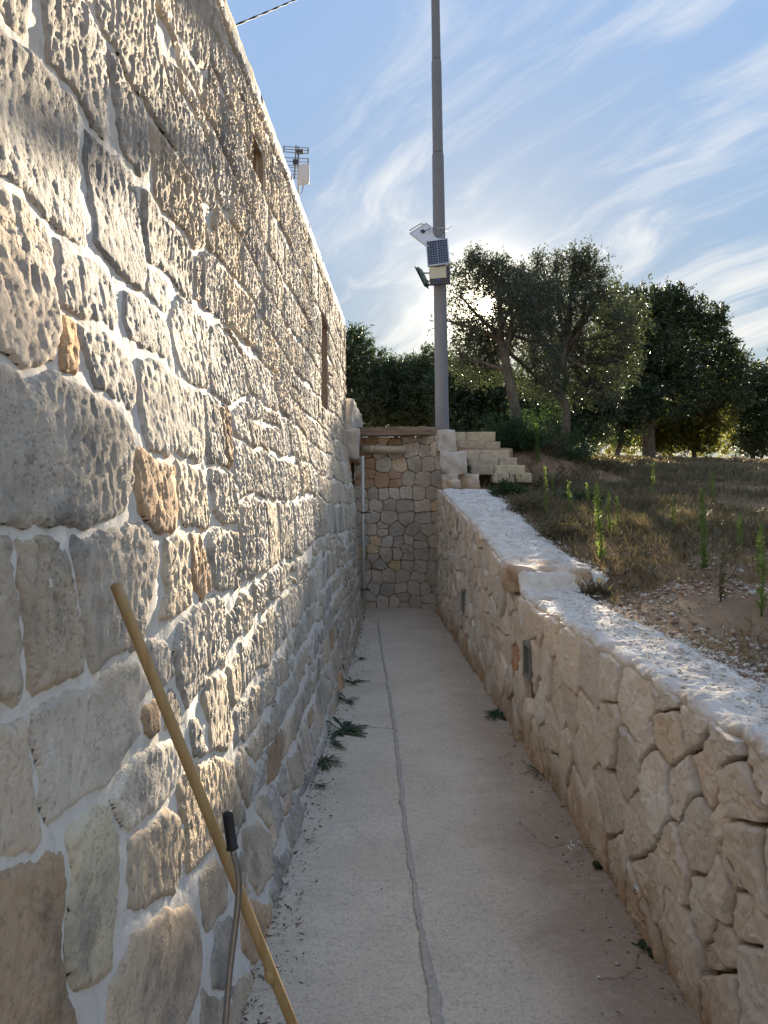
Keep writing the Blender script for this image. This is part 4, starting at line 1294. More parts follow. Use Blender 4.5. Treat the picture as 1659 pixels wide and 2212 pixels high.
# ------------------------------------------------------------------ pole with solar lamps, cable, antenna
def build_pole():
    d = 11.95
    b = at(956, 930, d); t = at(941, 0, d)
    base = Vector((b[0], d, 2.55))
    dirn = (Vector(t) - Vector(b)).normalized()
    P = empty('utility_pole', base)
    tag(P, 'tall grey tapering steel pole behind the end wall carrying solar lamps', 'pole')

    def pt(py):
        z = at(950, py, d)[2]
        return dirn * ((z - base.z) / dirn.z)
    pxr = lambda w: w / FPX * d / 2
    secs = [(945, 500, 30, 26.5), (500, 336, 26.5, 25), (331, 135, 22.5, 21.5), (130, -190, 19, 17)]
    for i, (y0, y1, w0, w1) in enumerate(secs):
        mb = MB(); p0, p1 = pt(y0), pt(y1)
        pts = [p0, p0.lerp(p1, .01), p0.lerp(p1, .5), p0.lerp(p1, .99), p1]; rad = [pxr(w0), pxr(w0 * .99 + w1 * .01), pxr((w0 + w1) / 2), pxr(w0 * .01 + w1 * .99), pxr(w1)]
        if i == 0: pts[0] = Vector((0, 0, -0.2))
        if i < 3 and i != 0:
            pts.append(pt(y1 - 4)); rad.append(pxr(secs[i + 1][2]))
        mb.tube(pts, rad, 28); mb.build('pole_section', M['pole'], P, True)
    top = base + pt(-190)
    # upper solar panel, seen from behind
    def frame_axes(a, bb, tilt=0.0):
        X = Vector(a).normalized(); Z = Vector(bb).normalized(); Y = Z.cross(X).normalized(); Z = X.cross(Y).normalized()
        return Matrix((X, Y, Z)).transposed()
    c = Vector(at(922, 508, d - 0.02))
    S = empty('solar_panel', c)
    tag(S, 'tilted solar panel seen from its white back, upper left on the pole', 'solar panel', 'solar panels on the pole')
    Mx = frame_axes((0.82, 0.25, 0.58), (-0.48, 0.55, 0.80))
    S.rotation_euler = Mx.to_euler()
    mb = MB(); mb.box((0, 0.0, 0), 0.33, 0.012, 0.44); mb.build('back_sheet', M['white'], S)
    mb = MB()
    for (x, z, sx, sz) in ((-0.17, 0, 0.012, 0.455), (0.17, 0, 0.012, 0.455), (0, 0.222, 0.328, 0.012), (0, -0.222, 0.328, 0.012)): mb.box((x, 0.0, z), sx, 0.026, sz)
    mb.build('frame', M['alu'], S)
    mb = MB(); mb.box((0.0, -0.018, 0.10), 0.05, 0.022, 0.06); mb.build('junction_box', M['black'], S)
    mb = MB(); mb.box((0.03, 0.012, 0), 0.30, 0.01, 0.40); mb.build('cell_sheet', M['cells'], S)
    mb = MB(); mb.tube([(0.0, -0.02, 0.09), (0.06, -0.04, 0.05), (0.12, -0.03, 0.06)], 0.005, 6); mb.build('lead', M['wire'], S)
    mb = MB(); mb.tube([(-0.13, 0.0, 0.285), (0.10, 0.0, 0.285), (0.16, 0.02, 0.235)], 0.010, 6); mb.build('bracket', M['grey'], S)
    # lower solar panel, facing the path
    c = Vector(at(945.5, 545.5, d - 0.22))
    S = empty('solar_panel', c)
    tag(S, 'dark blue solar panel facing the path above the floodlight on the pole', 'solar panel', 'solar panels on the pole')
    S.rotation_euler = (R(-14), R(-5), R(-8))
    w, h = 0.335, 0.43
    mb = MB(); mb.box((0, 0.004, 0), w - 0.012, 0.012, h - 0.012); mb.build('cell_sheet', M['cells'], S)
    mb = MB()
    for k in range(1, 8): mb.box((-w / 2 + w * k / 8, -0.003, 0), 0.0022, 0.002, h - 0.02)
    for k in range(1, 10): mb.box((0, -0.0035, -h / 2 + h * k / 10), w - 0.02, 0.002, 0.0022)
    mb.box((0, -0.004, 0), 0.006, 0.002, h - 0.02)
    o = mb.build('cell_line', M['alu'], S); o['kind'] = 'stuff'
    mb = MB()
    for (x, z, sx, sz) in ((-w / 2, 0, 0.016, h + 0.016), (w / 2, 0, 0.016, h + 0.016), (0, h / 2, w - 0.016, 0.016), (0, -h / 2, w - 0.016, 0.016)): mb.box((x, 0, z), sx, 0.03, sz)
    mb.build('frame', M['alu'], S)
    mb = MB(); mb.box((0.0, 0.09, 0.0), 0.06, 0.14, 0.05); mb.build('bracket', M['grey'], S)
    # floodlight facing the path
    c = Vector(at(950, 595, d - 0.20))
    Fl = empty('floodlight', c)
    tag(Fl, 'dark solar floodlight with pale lens facing the path on the pole', 'floodlight', 'floodlights on the pole')
    Fl.rotation_euler = (R(3), R(-2), R(-7))
    mb = MB(); mb.box((0, 0, 0), 0.325, 0.055, 0.30); mb.build('housing', M['dark'], Fl, bevel=0.015)
    mb = MB(); mb.box((-0.025, -0.030, 0.04), 0.258, 0.012, 0.178); mb.build('lens', M['lens'], Fl, bevel=0.008)
    mb = MB(); mb.box((-0.02, -0.030, -0.075), 0.05, 0.012, 0.018); mb.build('sensor', M['blue'], Fl, bevel=0.004)
    mb = MB(); mb.box((0, 0.08, 0), 0.05, 0.11, 0.04); mb.build('bracket', M['grey'], Fl)
    # floodlight turned to the left
    c = Vector(at(914, 598, d - 0.02))
    Fl = empty('floodlight', c)
    tag(Fl, 'dark green floodlight turned sideways on an arm left of the pole', 'floodlight', 'floodlights on the pole')
    Fl.rotation_euler = (0, R(22), R(60))
    Fl.rotation_euler = frame_axes((0.30, 0.93, 0.12), (-0.42, 0.10, 0.90)).to_euler()
    mb = MB(); mb.box((0, 0, 0), 0.25, 0.045, 0.30); mb.build('housing', M['green'], Fl, bevel=0.012)
    mb = MB(); mb.box((0, 0.026, 0), 0.30, 0.008, 0.36); mb.build('rim', M['dark'], Fl, bevel=0.003)
    mb = MB(); mb.box((0, 0.033, 0.02), 0.21, 0.008, 0.2); mb.build('lens', M['lens'], Fl)
    arm = MB()
    iv = Fl.rotation_euler.to_matrix().inverted()
    pl = iv @ (Vector(at(945, 590, d)) - c); pl2 = iv @ (Vector(at(945, 611, d)) - c)
    arm.tube([(0, -0.03, 0.05), pl], 0.012, 8); arm.tube([(0, -0.03, -0.09), pl2], 0.012, 8)
    arm.build('arm', M['grey'], Fl)
    # zip ties round the pole
    for (y0, x1, y1, lab) in ((498, 977, 487, 'white plastic strap end sticking out of the pole beside the upper solar panel'), (589 - 42, 982, 549, 'short strap end sticking out right of the lower solar panel')):
        Z = empty('cable_tie', Vector(at(952, y0, d)))
        tag(Z, lab, 'cable tie', 'cable ties on the pole')
        mb = MB(); r0 = pxr(28)
        ring = [(r0 * 1.03 * math.cos(a), r0 * 1.03 * math.sin(a), 0.01 * math.cos(a)) for a in np.linspace(0, 2 * math.pi, 25)]
        mb.tube(ring, 0.005, 5, False); mb.build('loop', M['white'], Z)
        e = Vector(at(x1, y1, d - 0.05)) - Z.location
        mb = MB(); mb.tube([(r0, -0.03, 0), e], 0.005, 5); mb.build('tail', M['white'], Z)
    # cable from the house roof to the top of the pole
    C = empty('overhead_cable', (0, 0, 0))
    tag(C, 'twisted dark overhead cable running from the house roof up to the pole top', 'cable')
    s = Vector(at(500, 58, 3.55)); s2 = s + Vector((-1.2, -0.9, -0.15))
    e = top - Vector((0.03, 0, 0.12))
    for ph in (0, math.pi):
        mb = MB(); pts = []
        for k in range(241):
            t = k / 240
            p = s.lerp(e, t) - Vector((0, 0, 0.10 * 4 * t * (1 - t)))
            a = ph + t * 150
            pts.append(p + Vector((0.3, -0.2, 1)).normalized() * 0.0026 * math.cos(a) + Vector((0.5, 0.8, 0)).normalized() * 0.0026 * math.sin(a))
        pts = [s2] + pts
        mb.tube(pts, 0.0032, 6); mb.build('strand', M['wire'], C, True)


build_pole()


def build_antenna():
    d = 9.9
    def q(cx, cy, dd=0.0): return Vector(at(570.2 + cx * 0.2604, 293.8 + cy * 0.2604, d + dd))
    base = q(290, 600); base.z = 4.05
    A = empty('tv_antenna', base)
    tag(A, 'thin rooftop mast with comb shaped tv antenna on the house roof', 'antenna')
    L = lambda p: p - base
    mb = MB(); mb.tube([(0.0, 0, 0), L(q(287, 340)), L(q(285, 88))], 0.016, 10); mb.build('mast', M['alu'], A, True)
    mb = MB(); mb.tube([L(q(252, 356, -0.04)), L(q(266, 80, -0.04))], 0.010, 6); mb.build('boom', M['grey'], A)
    for k, y in enumerate((90, 112, 135)):
        mb = MB(); mb.tube([L(q(165, y - 4, -0.06)), L(q(366, y + 10, -0.06))], 0.0055, 5); mb.build('element', M['grey'], A)
    for k, y in enumerate((180, 210, 243)):
        mb = MB(); mb.tube([L(q(165, y - 2, -0.06)), L(q(366, y + 8, -0.06))], 0.0055, 5); mb.build('element', M['grey'], A)
    for y in (262, 290, 318, 347):
        mb = MB(); mb.tube([L(q(213, y - 1, -0.06)), L(q(282, y + 2, -0.06))], 0.0045, 5); mb.build('element', M['grey'], A)
    for (x, y0, y1) in ((165, 83, 134), (366, 97, 147), (165, 176, 244), (366, 186, 256)):
        mb = MB(); mb.tube([L(q(x, y0, -0.06)), L(q(x, y1, -0.06))], 0.009, 6); mb.build('end_bar', M['grey'], A)
    mb = MB(); mb.box(L(q(262, 215, -0.05)), 0.07, 0.05, 0.05); mb.build('clamp', M['dark'], A)
    mb = MB(); mb.box(L(q(300, 130, -0.04)), 0.09, 0.04, 0.05); mb.build('clamp', M['dark'], A)
    Pn = empty('panel_antenna', q(326, 320, -0.06))
    tag(Pn, 'white rounded panel antenna fixed to the rooftop mast', 'antenna')
    Pn.rotation_euler = (R(4), R(4), R(-24))
    mb = MB(); mb.box((0, 0, 0), 0.185, 0.035, 0.262); mb.build('cover', M['white'], Pn, True, 0.017)
    mb = MB(); mb.tube([(0.0, 0, -0.125), (0.0, 0, -0.165)], 0.012, 8); mb.build('socket', M['white'], Pn)
    mb = MB(); mb.tube([(0, 0, -0.16), (-0.005, 0.0, -0.20), (-0.04, 0.02, -0.23), (-0.08, 0.05, -0.24), (-0.1, 0.07, -0.33)], 0.004, 5); mb.build('lead', M['wire'], Pn, True)
    mb = MB(); mb.box((-0.05, 0.04, 0), 0.05, 0.06, 0.04); mb.build('bracket', M['grey'], Pn)


build_antenna()


# ------------------------------------------------------------------ the two handles in front
def build_tools():
    top = at(250, 1264, 1.49); r = ray(632, 2212); 
    b = (-0.135, 1.93, 0.012)
    t = Vector(top); b = Vector(b)
    p = at(632, 2212, 1.66)
    b = t + (Vector(p) - t) * ((t.z - 0.012) / (t.z - p[2]))
    o = empty('broomstick', b)
    tag(o, 'long ochre wooden broom handle leaning on the house wall', 'broom handle')
    dv = (t - b)
    mb = MB(); n = 16
    pts = [b + dv * (i / n) for i in range(n + 1)]
    rad = [0.0116] * (n + 1)
    mb.tube([x - b for x in pts] + [dv + dv.normalized() * 0.003], rad + [0.0092], 22)
    mb.build('handle', M['broom'], o, True)
    mb = MB(); k = dv * 0.375; mb.tube([k - dv * 0.012 + Vector((-0.004, -0.004, 0)), k + Vector((-0.006, -0.006, 0)), k + dv * 0.014 + Vector((-0.004, -0.004, 0))], [0.008, 0.0125, 0.008], 10); mb.build('knot', M['broom'], o, True)
    # steel tube with a black grip
    pix = [(491, 1752), (502, 1832), (512, 1872), (516, 1905), (513, 1960), (503, 2040), (494, 2120), (487, 2212), (480, 2320)]
    dd = [1.45] * 9
    P = [Vector(at(x, y, d)) for (x, y), d in zip(pix, dd)]
    last = P[-1] + (P[-1] - P[-2]).normalized() * 0.2
    foot = Vector((P[-1].x - 0.01, 1.45, 0.0))
    H = empty('steel_handle', foot)
    tag(H, 'bent steel tube handle with black rubber grip standing in front of the wooden handle', 'tool handle')
    C = [P[1]]
    for i in range(1, len(P) - 1):
        a, b_, c_, e_ = P[max(i - 1, 0)], P[i], P[i + 1], P[min(i + 2, len(P) - 1)]
        for k in range(1, 6):
            s = k / 5
            C.append(0.5 * ((2 * b_) + (c_ - a) * s + (2 * a - 5 * b_ + 4 * c_ - e_) * s * s + (3 * b_ - a - 3 * c_ + e_) * s ** 3))
    C.append(Vector((foot.x, 1.45, 0.05)))
    mb = MB(); mb.tube([c - foot for c in C], 0.0066, 14); mb.build('tube', M['steel'], H, True)
    mb = MB(); g0, g1 = P[1] - foot, P[0] - foot
    dv = g1 - g0
    mb.tube([g0 - dv * 0.02, g0 - dv * 0.015, g0 + dv * 0.03, g0 + dv * 0.06, g0 + dv * 0.9, g0 + dv * 0.97, g0 + dv * 1.0], [0.0095, 0.0122, 0.0122, 0.0108, 0.0108, 0.0095, 0.005], 18); mb.build('grip', M['black'], H, True)
    mb = MB(); mb.box((0, -0.09, 0.012), 0.24, 0.2, 0.006); mb.box((0, 0.01, 0.05), 0.24, 0.006, 0.08)
    mb.build('pan', M['black'], H)


build_tools()


# ------------------------------------------------------------------ plants
def leaf_quads(P, Dv, L, W, r):
    """diamond leaves: P bases, Dv directions, L lengths, W widths"""
    n = len(P)
    rnd = r.normal(size=(n, 3))
    S = np.cross(Dv, rnd); S /= np.linalg.norm(S, axis=1, keepdims=True) + 1e-9
    Nn = np.cross(Dv, S)
    bend = r.uniform(-0.12, 0.12, (n, 1)) * L[:, None]
    mid = P + Dv * L[:, None] * 0.45 + Nn * bend
    V = np.stack([P, mid + S * W[:, None] / 2, P + Dv * L[:, None], mid - S * W[:, None] / 2], 1).reshape(-1, 3)
    return V, np.arange(n * 4).reshape(-1, 4)


def unit(a):
    return a / (np.linalg.norm(a, axis=1, keepdims=True) + 1e-9)


def tree(name, label, cat, base, trunk, lobes, leaves, L, W, leafmat, group, seed, spray=10, up=0.3, shell=0.55, hole=None, trunk_r=0.16):
    r = np.random.default_rng(seed)
    T_ = empty(name, base)
    tag(T_, label, cat, group)
    b = Vector(base)
    mb = MB()
    tp = [Vector(p) - b for p in trunk]
    # soften the trunk line
    def smooth_line(pp, n=5):
        out = []
        for i in range(len(pp) - 1):
            a, b_, c_, e_ = pp[max(i - 1, 0)], pp[i], pp[i + 1], pp[min(i + 2, len(pp) - 1)]
            for k in range(n):
                s = k / n
                out.append(0.5 * ((2 * b_) + (c_ - a) * s + (2 * a - 5 * b_ + 4 * c_ - e_) * s * s + (3 * b_ - a - 3 * c_ + e_) * s ** 3))
        out.append(pp[-1]); return out
    tl = smooth_line(tp)
    nT = len(tl)
    mb.tube(tl, [trunk_r * (1.35 if i == 0 else 1.0) * (1 - 0.5 * i / nT) for i in range(nT)], 12)
    vol = np.array([l[1][0] * l[1][1] * l[1][2] for l in lobes]); share = vol ** 0.75; share = share / share.sum()
    PP, DD = [], []
    for li, (c, rad, dens) in enumerate(lobes):
        c = np.array(c) - np.array(base); rad = np.array(rad)
        # limb to the lobe
        st = tl[int(nT * r.uniform(0.55, 0.98)) - 1]
        e = Vector(c)
        mid = st.lerp(e, 0.5) + Vector(r.uniform(-.12, .12, 3)) * (e - st).length
        lb = smooth_line([st, mid, e], 4)
        clear = hole is None or all((Vector(base) + q_ - Vector(hole[0])).normalized().angle(Vector(hole[1])) > R(0.8) for q_ in lb)
        if clear: mb.tube(lb, [trunk_r * 0.42 * (1 - 0.8 * i / len(lb)) for i in range(len(lb))], 7)
        ns = max(4, int(leaves * share[li] * dens / spray))
        dirs = unit(r.normal(size=(ns, 3)))
        rr_ = r.uniform(0, 1, ns) ** shell
        # hollow the lobe unevenly so light shows through
        keep = noise2(dirs[:, 0] * 2.2 + dirs[:, 2] * 1.3 + li * 7, dirs[:, 1] * 2.2 - dirs[:, 2] + li * 3, seed) + 0.20 > r.uniform(-0.35, 0.35, ns)
        dirs, rr_ = dirs[keep], rr_[keep]
        P = c + dirs * rr_[:, None] * rad * (1 + 0.22 * noise2(dirs[:, 0] * 3, dirs[:, 1] * 3 + dirs[:, 2] * 2, seed + li)[:, None])
        for k in range(0, len(P), max(1, len(P) // 9)):
            e2 = Vector(P[k]); m2 = e.lerp(e2, 0.5) + Vector(r.uniform(-.08, .08, 3)) * rad.max()
            if hole is not None and min((Vector(base) + q_ - Vector(hole[0])).normalized().angle(Vector(hole[1])) for q_ in (e, m2, e2, (e + m2) / 2, (m2 + e2) / 2)) < R(0.9): continue
            mb.tube([e, m2, e2], [trunk_r * 0.12, trunk_r * 0.08, trunk_r * 0.03], 5, False)
        tw = unit(dirs * 0.8 + np.array([0, 0, up]) + r.normal(size=dirs.shape) * 0.55)
        # leaves along a twig
        n = len(P)
        tl_ = r.uniform(0.16, 0.42, (n, 1)) * (rad.mean() * 0.42 + 0.48)
        t = np.linspace(0.0, 1.0, spray)[None, :, None]
        pos = P[:, None, :] + tw[:, None, :] * tl_[:, None, :] * t + r.normal(size=(n, spray, 3)) * 0.035
        ld = tw[:, None, :] * 0.6 + r.normal(size=(n, spray, 3)) * 0.65
        PP.append(pos.reshape(-1, 3)); DD.append(unit(ld.reshape(-1, 3)))
    PP, DD = np.vstack(PP), np.vstack(DD)
    if hole is not None:
        o, dv, ang = hole
        w = PP + np.array(base) - np.array(o)
        w = unit(w)
        kp = np.arccos(np.clip(w @ np.array(dv), -1, 1)) > ang * r.uniform(0.35, 1.5, len(w))
        PP, DD = PP[kp], DD[kp]
    n = len(PP)
    V, F = leaf_quads(PP, DD, L * r.uniform(0.65, 1.25, n), W * r.uniform(0.7, 1.2, n), r)
    mb.build('trunk', M['bark'], T_, True)
    link('crown', mesh_np('crown', V, F), leafmat, T_)
    return T_


def tz(x, y): return float(terrain(x, y)) - 0.05


def lob(px, py, d, rx, rz, ry=None, dens=1.0):
    """lobe seen at a survey point, radii given in survey units"""
    k = d / FPX
    return (at(px, py, d), (rx * k, (ry if ry else (rx + rz) / 2) * k, rz * k), dens)


def build_trees():
    d = 13.6
    def tp(pts, dd): return [at(x, y, dd + o) for (x, y, o) in pts]
    base = at(1112, 940, d); base = (base[0], d, tz(base[0], d))
    tr = [base] + tp([(1114, 900, 0), (1104, 840, 0), (1092, 780, 0), (1082, 740, .1), (1076, 716, .1)], d)
    lobes = [lob(996, 640, d - .3, 42, 58, None, 0.4), lob(1012, 590, d, 42, 40, None, 0.7), lob(1046, 590, d + .3, 40, 36), lob(1095, 612, d, 46, 42), lob(955, 690, d - .4, 28, 44, None, 0.12), lob(1014, 705, d, 48, 55, None, 0.7),
             lob(1120, 660, d - .5, 56, 52), lob(1082, 628, d + .9, 56, 50), lob(1026, 560, d, 13, 22, None, 1.5), lob(1086, 574, d, 10, 22, None, 1.5), lob(1062, 566, d + .3, 9, 16, None, 1.5), lob(1128, 600, d, 14, 26, None, 1.3), lob(996, 775, d + .3, 42, 52, None, 0.4), lob(1040, 785, d + .9, 60, 56), lob(1150, 740, d, 56, 56), lob(1165, 650, d + .6, 44, 52), lob(1160, 820, d + .6, 62, 56), lob(1060, 720, d + .8, 60, 50)]
    tree('olive_tree', 'leaning olive tree with the low sun shining through its crown beside the pole', 'tree', base, tr, lobes, 60000, 0.070, 0.023, M['olive'], 'olive trees on the rise', 101, 12, 0.55, 0.55,
         ((0, 0, CAM_H), tuple(SUNR), R(0.52)), 0.115)
    d = 15.5
    base = at(1215, 950, d); base = (base[0], d, tz(base[0], d))
    tr = [base] + tp([(1222, 890, 0), (1200, 830, 0), (1215, 770, 0), (1225, 720, 0)], d)
    lobes = [lob(1180, 615, d, 36, 46), lob(1232, 600, d + .3, 42, 46), lob(1270, 600, d, 36, 48), lob(1258, 572, d, 20, 28), lob(1300, 640, d + .3, 46, 44), lob(1235, 670, d, 66, 58), lob(1170, 690, d, 46, 56), lob(1310, 700, d, 56, 56),
             lob(1200, 760, d + .5, 66, 58), lob(1265, 770, d + .5, 70, 60), lob(1335, 780, d + .8, 50, 56), lob(1352, 700, d + .8, 44, 56), lob(1140, 700, d - .4, 40, 60), lob(1140, 640, d, 36, 40), lob(1160, 570, d, 11, 26, None, 1.5), lob(1240, 560, d, 12, 26, None, 1.4), lob(1272, 556, d, 14, 22, None, 1.4), lob(1300, 596, d, 12, 24, None, 1.4), lob(1200, 575, d, 10, 24, None, 1.4), lob(1215, 840, d + .3, 66, 52), lob(1290, 840, d + .3, 60, 50)]
    tree('olive_tree', 'ragged olive tree with upright sprigs between the leaning olive and the dark oak', 'tree', base, tr, lobes, 66000, 0.078, 0.026, M['olive'], 'olive trees on the rise', 102, 12, 0.8, 0.55, None, 0.11)
    d = 26.0
    base = at(1402, 985, d); base = (base[0], d, tz(base[0], d))
    tr = [base] + tp([(1400, 930, 0), (1398, 880, 0), (1410, 820, 0), (1420, 770, 0)], d)
    lobes = [lob(1395, 690, d, 60, 62), lob(1450, 680, d + .4, 62, 58), lob(1500, 690, d, 52, 46), lob(1535, 710, d, 34, 44), lob(1335, 735, d, 56, 66), lob(1300, 790, d, 50, 60), lob(1335, 670, d + .5, 44, 50), lob(1330, 850, d, 56, 56), lob(1560, 770, d, 36, 50), lob(1420, 760, d - .5, 80, 60), lob(1490, 770, d, 66, 60), lob(1370, 820, d, 66, 56),
             lob(1450, 850, d - .5, 84, 60), lob(1520, 845, d, 50, 54), lob(1430, 645, d, 40, 24), lob(1376, 640, d, 18, 20), lob(1472, 632, d, 22, 18), lob(1556, 690, d, 16, 26), lob(1572, 745, d, 18, 22), lob(1590, 790, d, 26, 30), lob(1585, 850, d, 36, 44)]
    tree('oak_tree', 'dense round dark holm oak right of the olive trees', 'tree', base, tr, lobes, 80000, 0.125, 0.06, M['oak'], 'trees along the rise', 103, 12, 0.25, 0.5, None, 0.24)
    def small(name, label, px, py, d, lobes, n, mt, seed, grp='trees along the rise', L=0.12, W=0.055, tr_r=0.10):
        bx = at(px, py, d)[0]
        base = (bx, d, tz(bx, d))
        c = np.mean([l[0] for l in lobes], 0)
        tr = [base, (bx + (c[0] - bx) * .3 + .1, d + .1, base[2] + (c[2] - base[2]) * .4), (bx + (c[0] - bx) * .8, d + .1, base[2] + (c[2] - base[2]) * .8)]
        return tree(name, label, 'tree' if 'tree' in name else 'shrub', base, tr, lobes, n, L, W, mt, grp, seed, 12, 0.3, 0.5, None, tr_r)
    d = 27.5
    small('oak_tree', 'yellow green low oak with sunlit leaves standing under the dark round oak', 1500, 985, d, [lob(1490, 890, d, 58, 50), lob(1440, 925, d, 56, 44), lob(1535, 910, d, 48, 52), lob(1555, 830, d, 38, 50), lob(1395, 910, d, 44, 46), lob(1470, 945, d, 40, 30), lob(1420, 955, d, 44, 26), lob(1520, 955, d, 40, 26)], 40000, M['oaky'], 104)
    d = 29
    small('oak_tree', 'dark oak tree at the right edge of the picture beyond the field', 1625, 990, d, [lob(1600, 815, d, 46, 52), lob(1640, 850, d, 54, 64), lob(1690, 830, d, 56, 64), lob(1620, 910, d, 54, 52), lob(1690, 920, d, 60, 50), lob(1580, 880, d, 40, 50), lob(1640, 950, d, 50, 36)], 48000, M['oak'], 105)
    d = 30
    small('oak_tree', 'dark oak tree just outside the right edge beyond the field', 1790, 1000, d, [lob(1780, 820, d, 60, 70), lob(1830, 840, d, 60, 60), lob(1790, 910, d, 70, 50)], 14000, M['oak'], 106)
    g = 'bushes behind the olives'
    d = 24
    small('evergreen_shrub', 'broad dark evergreen bush behind the leaning olive trunk', 1020, 960, d, [lob(980, 840, d, 60, 60), lob(1030, 850, d, 60, 66), lob(1080, 860, d, 56, 66), lob(985, 915, d, 56, 44), lob(1050, 925, d, 60, 36)], 46000, M['wood'], 107, g, 0.11, 0.05)
    d = 23
    small('evergreen_shrub', 'broad dark bush under the ragged olive left of the oak trunk', 1210, 975, d, [lob(1150, 880, d, 56, 60), lob(1215, 870, d, 62, 66), lob(1275, 880, d, 60, 66), lob(1240, 935, d, 76, 40), lob(1310, 860, d, 44, 56), lob(1160, 935, d, 60, 36)], 46000, M['wood'], 108, g, 0.11, 0.05)
    d = 25
    small('evergreen_shrub', 'grey green bush between oak trunk and ragged olive', 1330, 985, d, [lob(1330, 850, d, 50, 56), lob(1375, 870, d, 50, 56), lob(1345, 925, d, 40, 34)], 24000, M['wood'], 109, g, 0.11, 0.05)
    d = 31
    small('evergreen_shrub', 'far low bush seen below the oak crowns', 1450, 1000, d, [lob(1360, 955, d, 34, 30), lob(1310, 955, d, 34, 34), lob(1440, 950, d, 40, 34), lob(1500, 960, d, 26, 26), lob(1560, 955, d, 24, 30)], 14000, M['oaky'], 110, g, 0.12, 0.05)
    d = 31.5
    small('evergreen_shrub', 'far low bush at the right edge below the oak crown', 1640, 1005, d, [lob(1600, 960, d, 26, 34), lob(1650, 955, d, 40, 36), lob(1700, 960, d, 40, 34)], 10000, M['oak'], 111, g, 0.12, 0.05)
    for k, (px, d, tops, lab) in enumerate([
        (765, 27, [(760, 760, 46, 52), (790, 800, 50, 50), (745, 830, 50, 60), (800, 860, 52, 50), (760, 900, 60, 40), (770, 735, 24, 28), (700, 760, 40, 60), (700, 850, 50, 70)], 'tallest dark evergreen tree right beside the house corner'),
        (850, 28, [(835, 815, 44, 44), (870, 820, 44, 46), (850, 865, 60, 54), (880, 895, 56, 44), (820, 895, 50, 44)], 'low rounded evergreen tree in the middle behind the wooden beam'),
        (920, 26.5, [(905, 812, 38, 42), (935, 800, 42, 48), (930, 860, 60, 54), (900, 905, 56, 40), (958, 850, 44, 54)], 'evergreen tree directly behind the pole')]):
        small('evergreen_tree', lab, px, 950, d, [lob(x, y, d + random.uniform(-.5, .5), a, b) for (x, y, a, b) in tops], 38000, M['wood'], 120 + k, 'evergreen trees behind the house', 0.12, 0.05)


build_trees()


def stalk(name, label, px0, py0, px1, py1, mt, seed, group, dense=1.0, wid=1.0):
    r = np.random.default_rng(seed)
    b = on_ground(px0, py0)
    t = at(px1, py1, b[1])
    base = Vector((b[0], b[1], b[2] - 0.01)); top = Vector(t) - base
    S = empty(name, base); tag(S, label, 'weed', group)
    H = top.length
    mb = MB()
    pts = [Vector((0, 0, 0)), top * 0.35 + Vector((r.uniform(-.02, .02), r.uniform(-.02, .02), 0)), top * 0.7 + Vector((r.uniform(-.02, .02), 0, 0)), top]
    mb.tube(pts, [0.006, 0.005, 0.004, 0.002], 6); mb.build('stem', mt, S, True)
    n = int(170 * H / 0.5 * dense)
    t_ = r.uniform(0.02, 1, n)
    P = np.array([list(pts[0].lerp(pts[3], x)) for x in t_]) + r.normal(size=(n, 3)) * 0.003
    D_ = unit(np.stack([r.normal(size=n), r.normal(size=n), r.uniform(0.5, 1.8, n)], -1))
    L = (0.055 * (1 - 0.45 * t_) * r.uniform(0.7, 1.3, n)) * (0.6 + 0.4 * min(H, 1) / 0.6) * wid
    V, F = leaf_quads(P, D_, L, 0.008 * np.ones(n) * (0.8 + 0.5 * wid), r)
    link('leaves', mesh_np('leaves', V, F), mt, S)


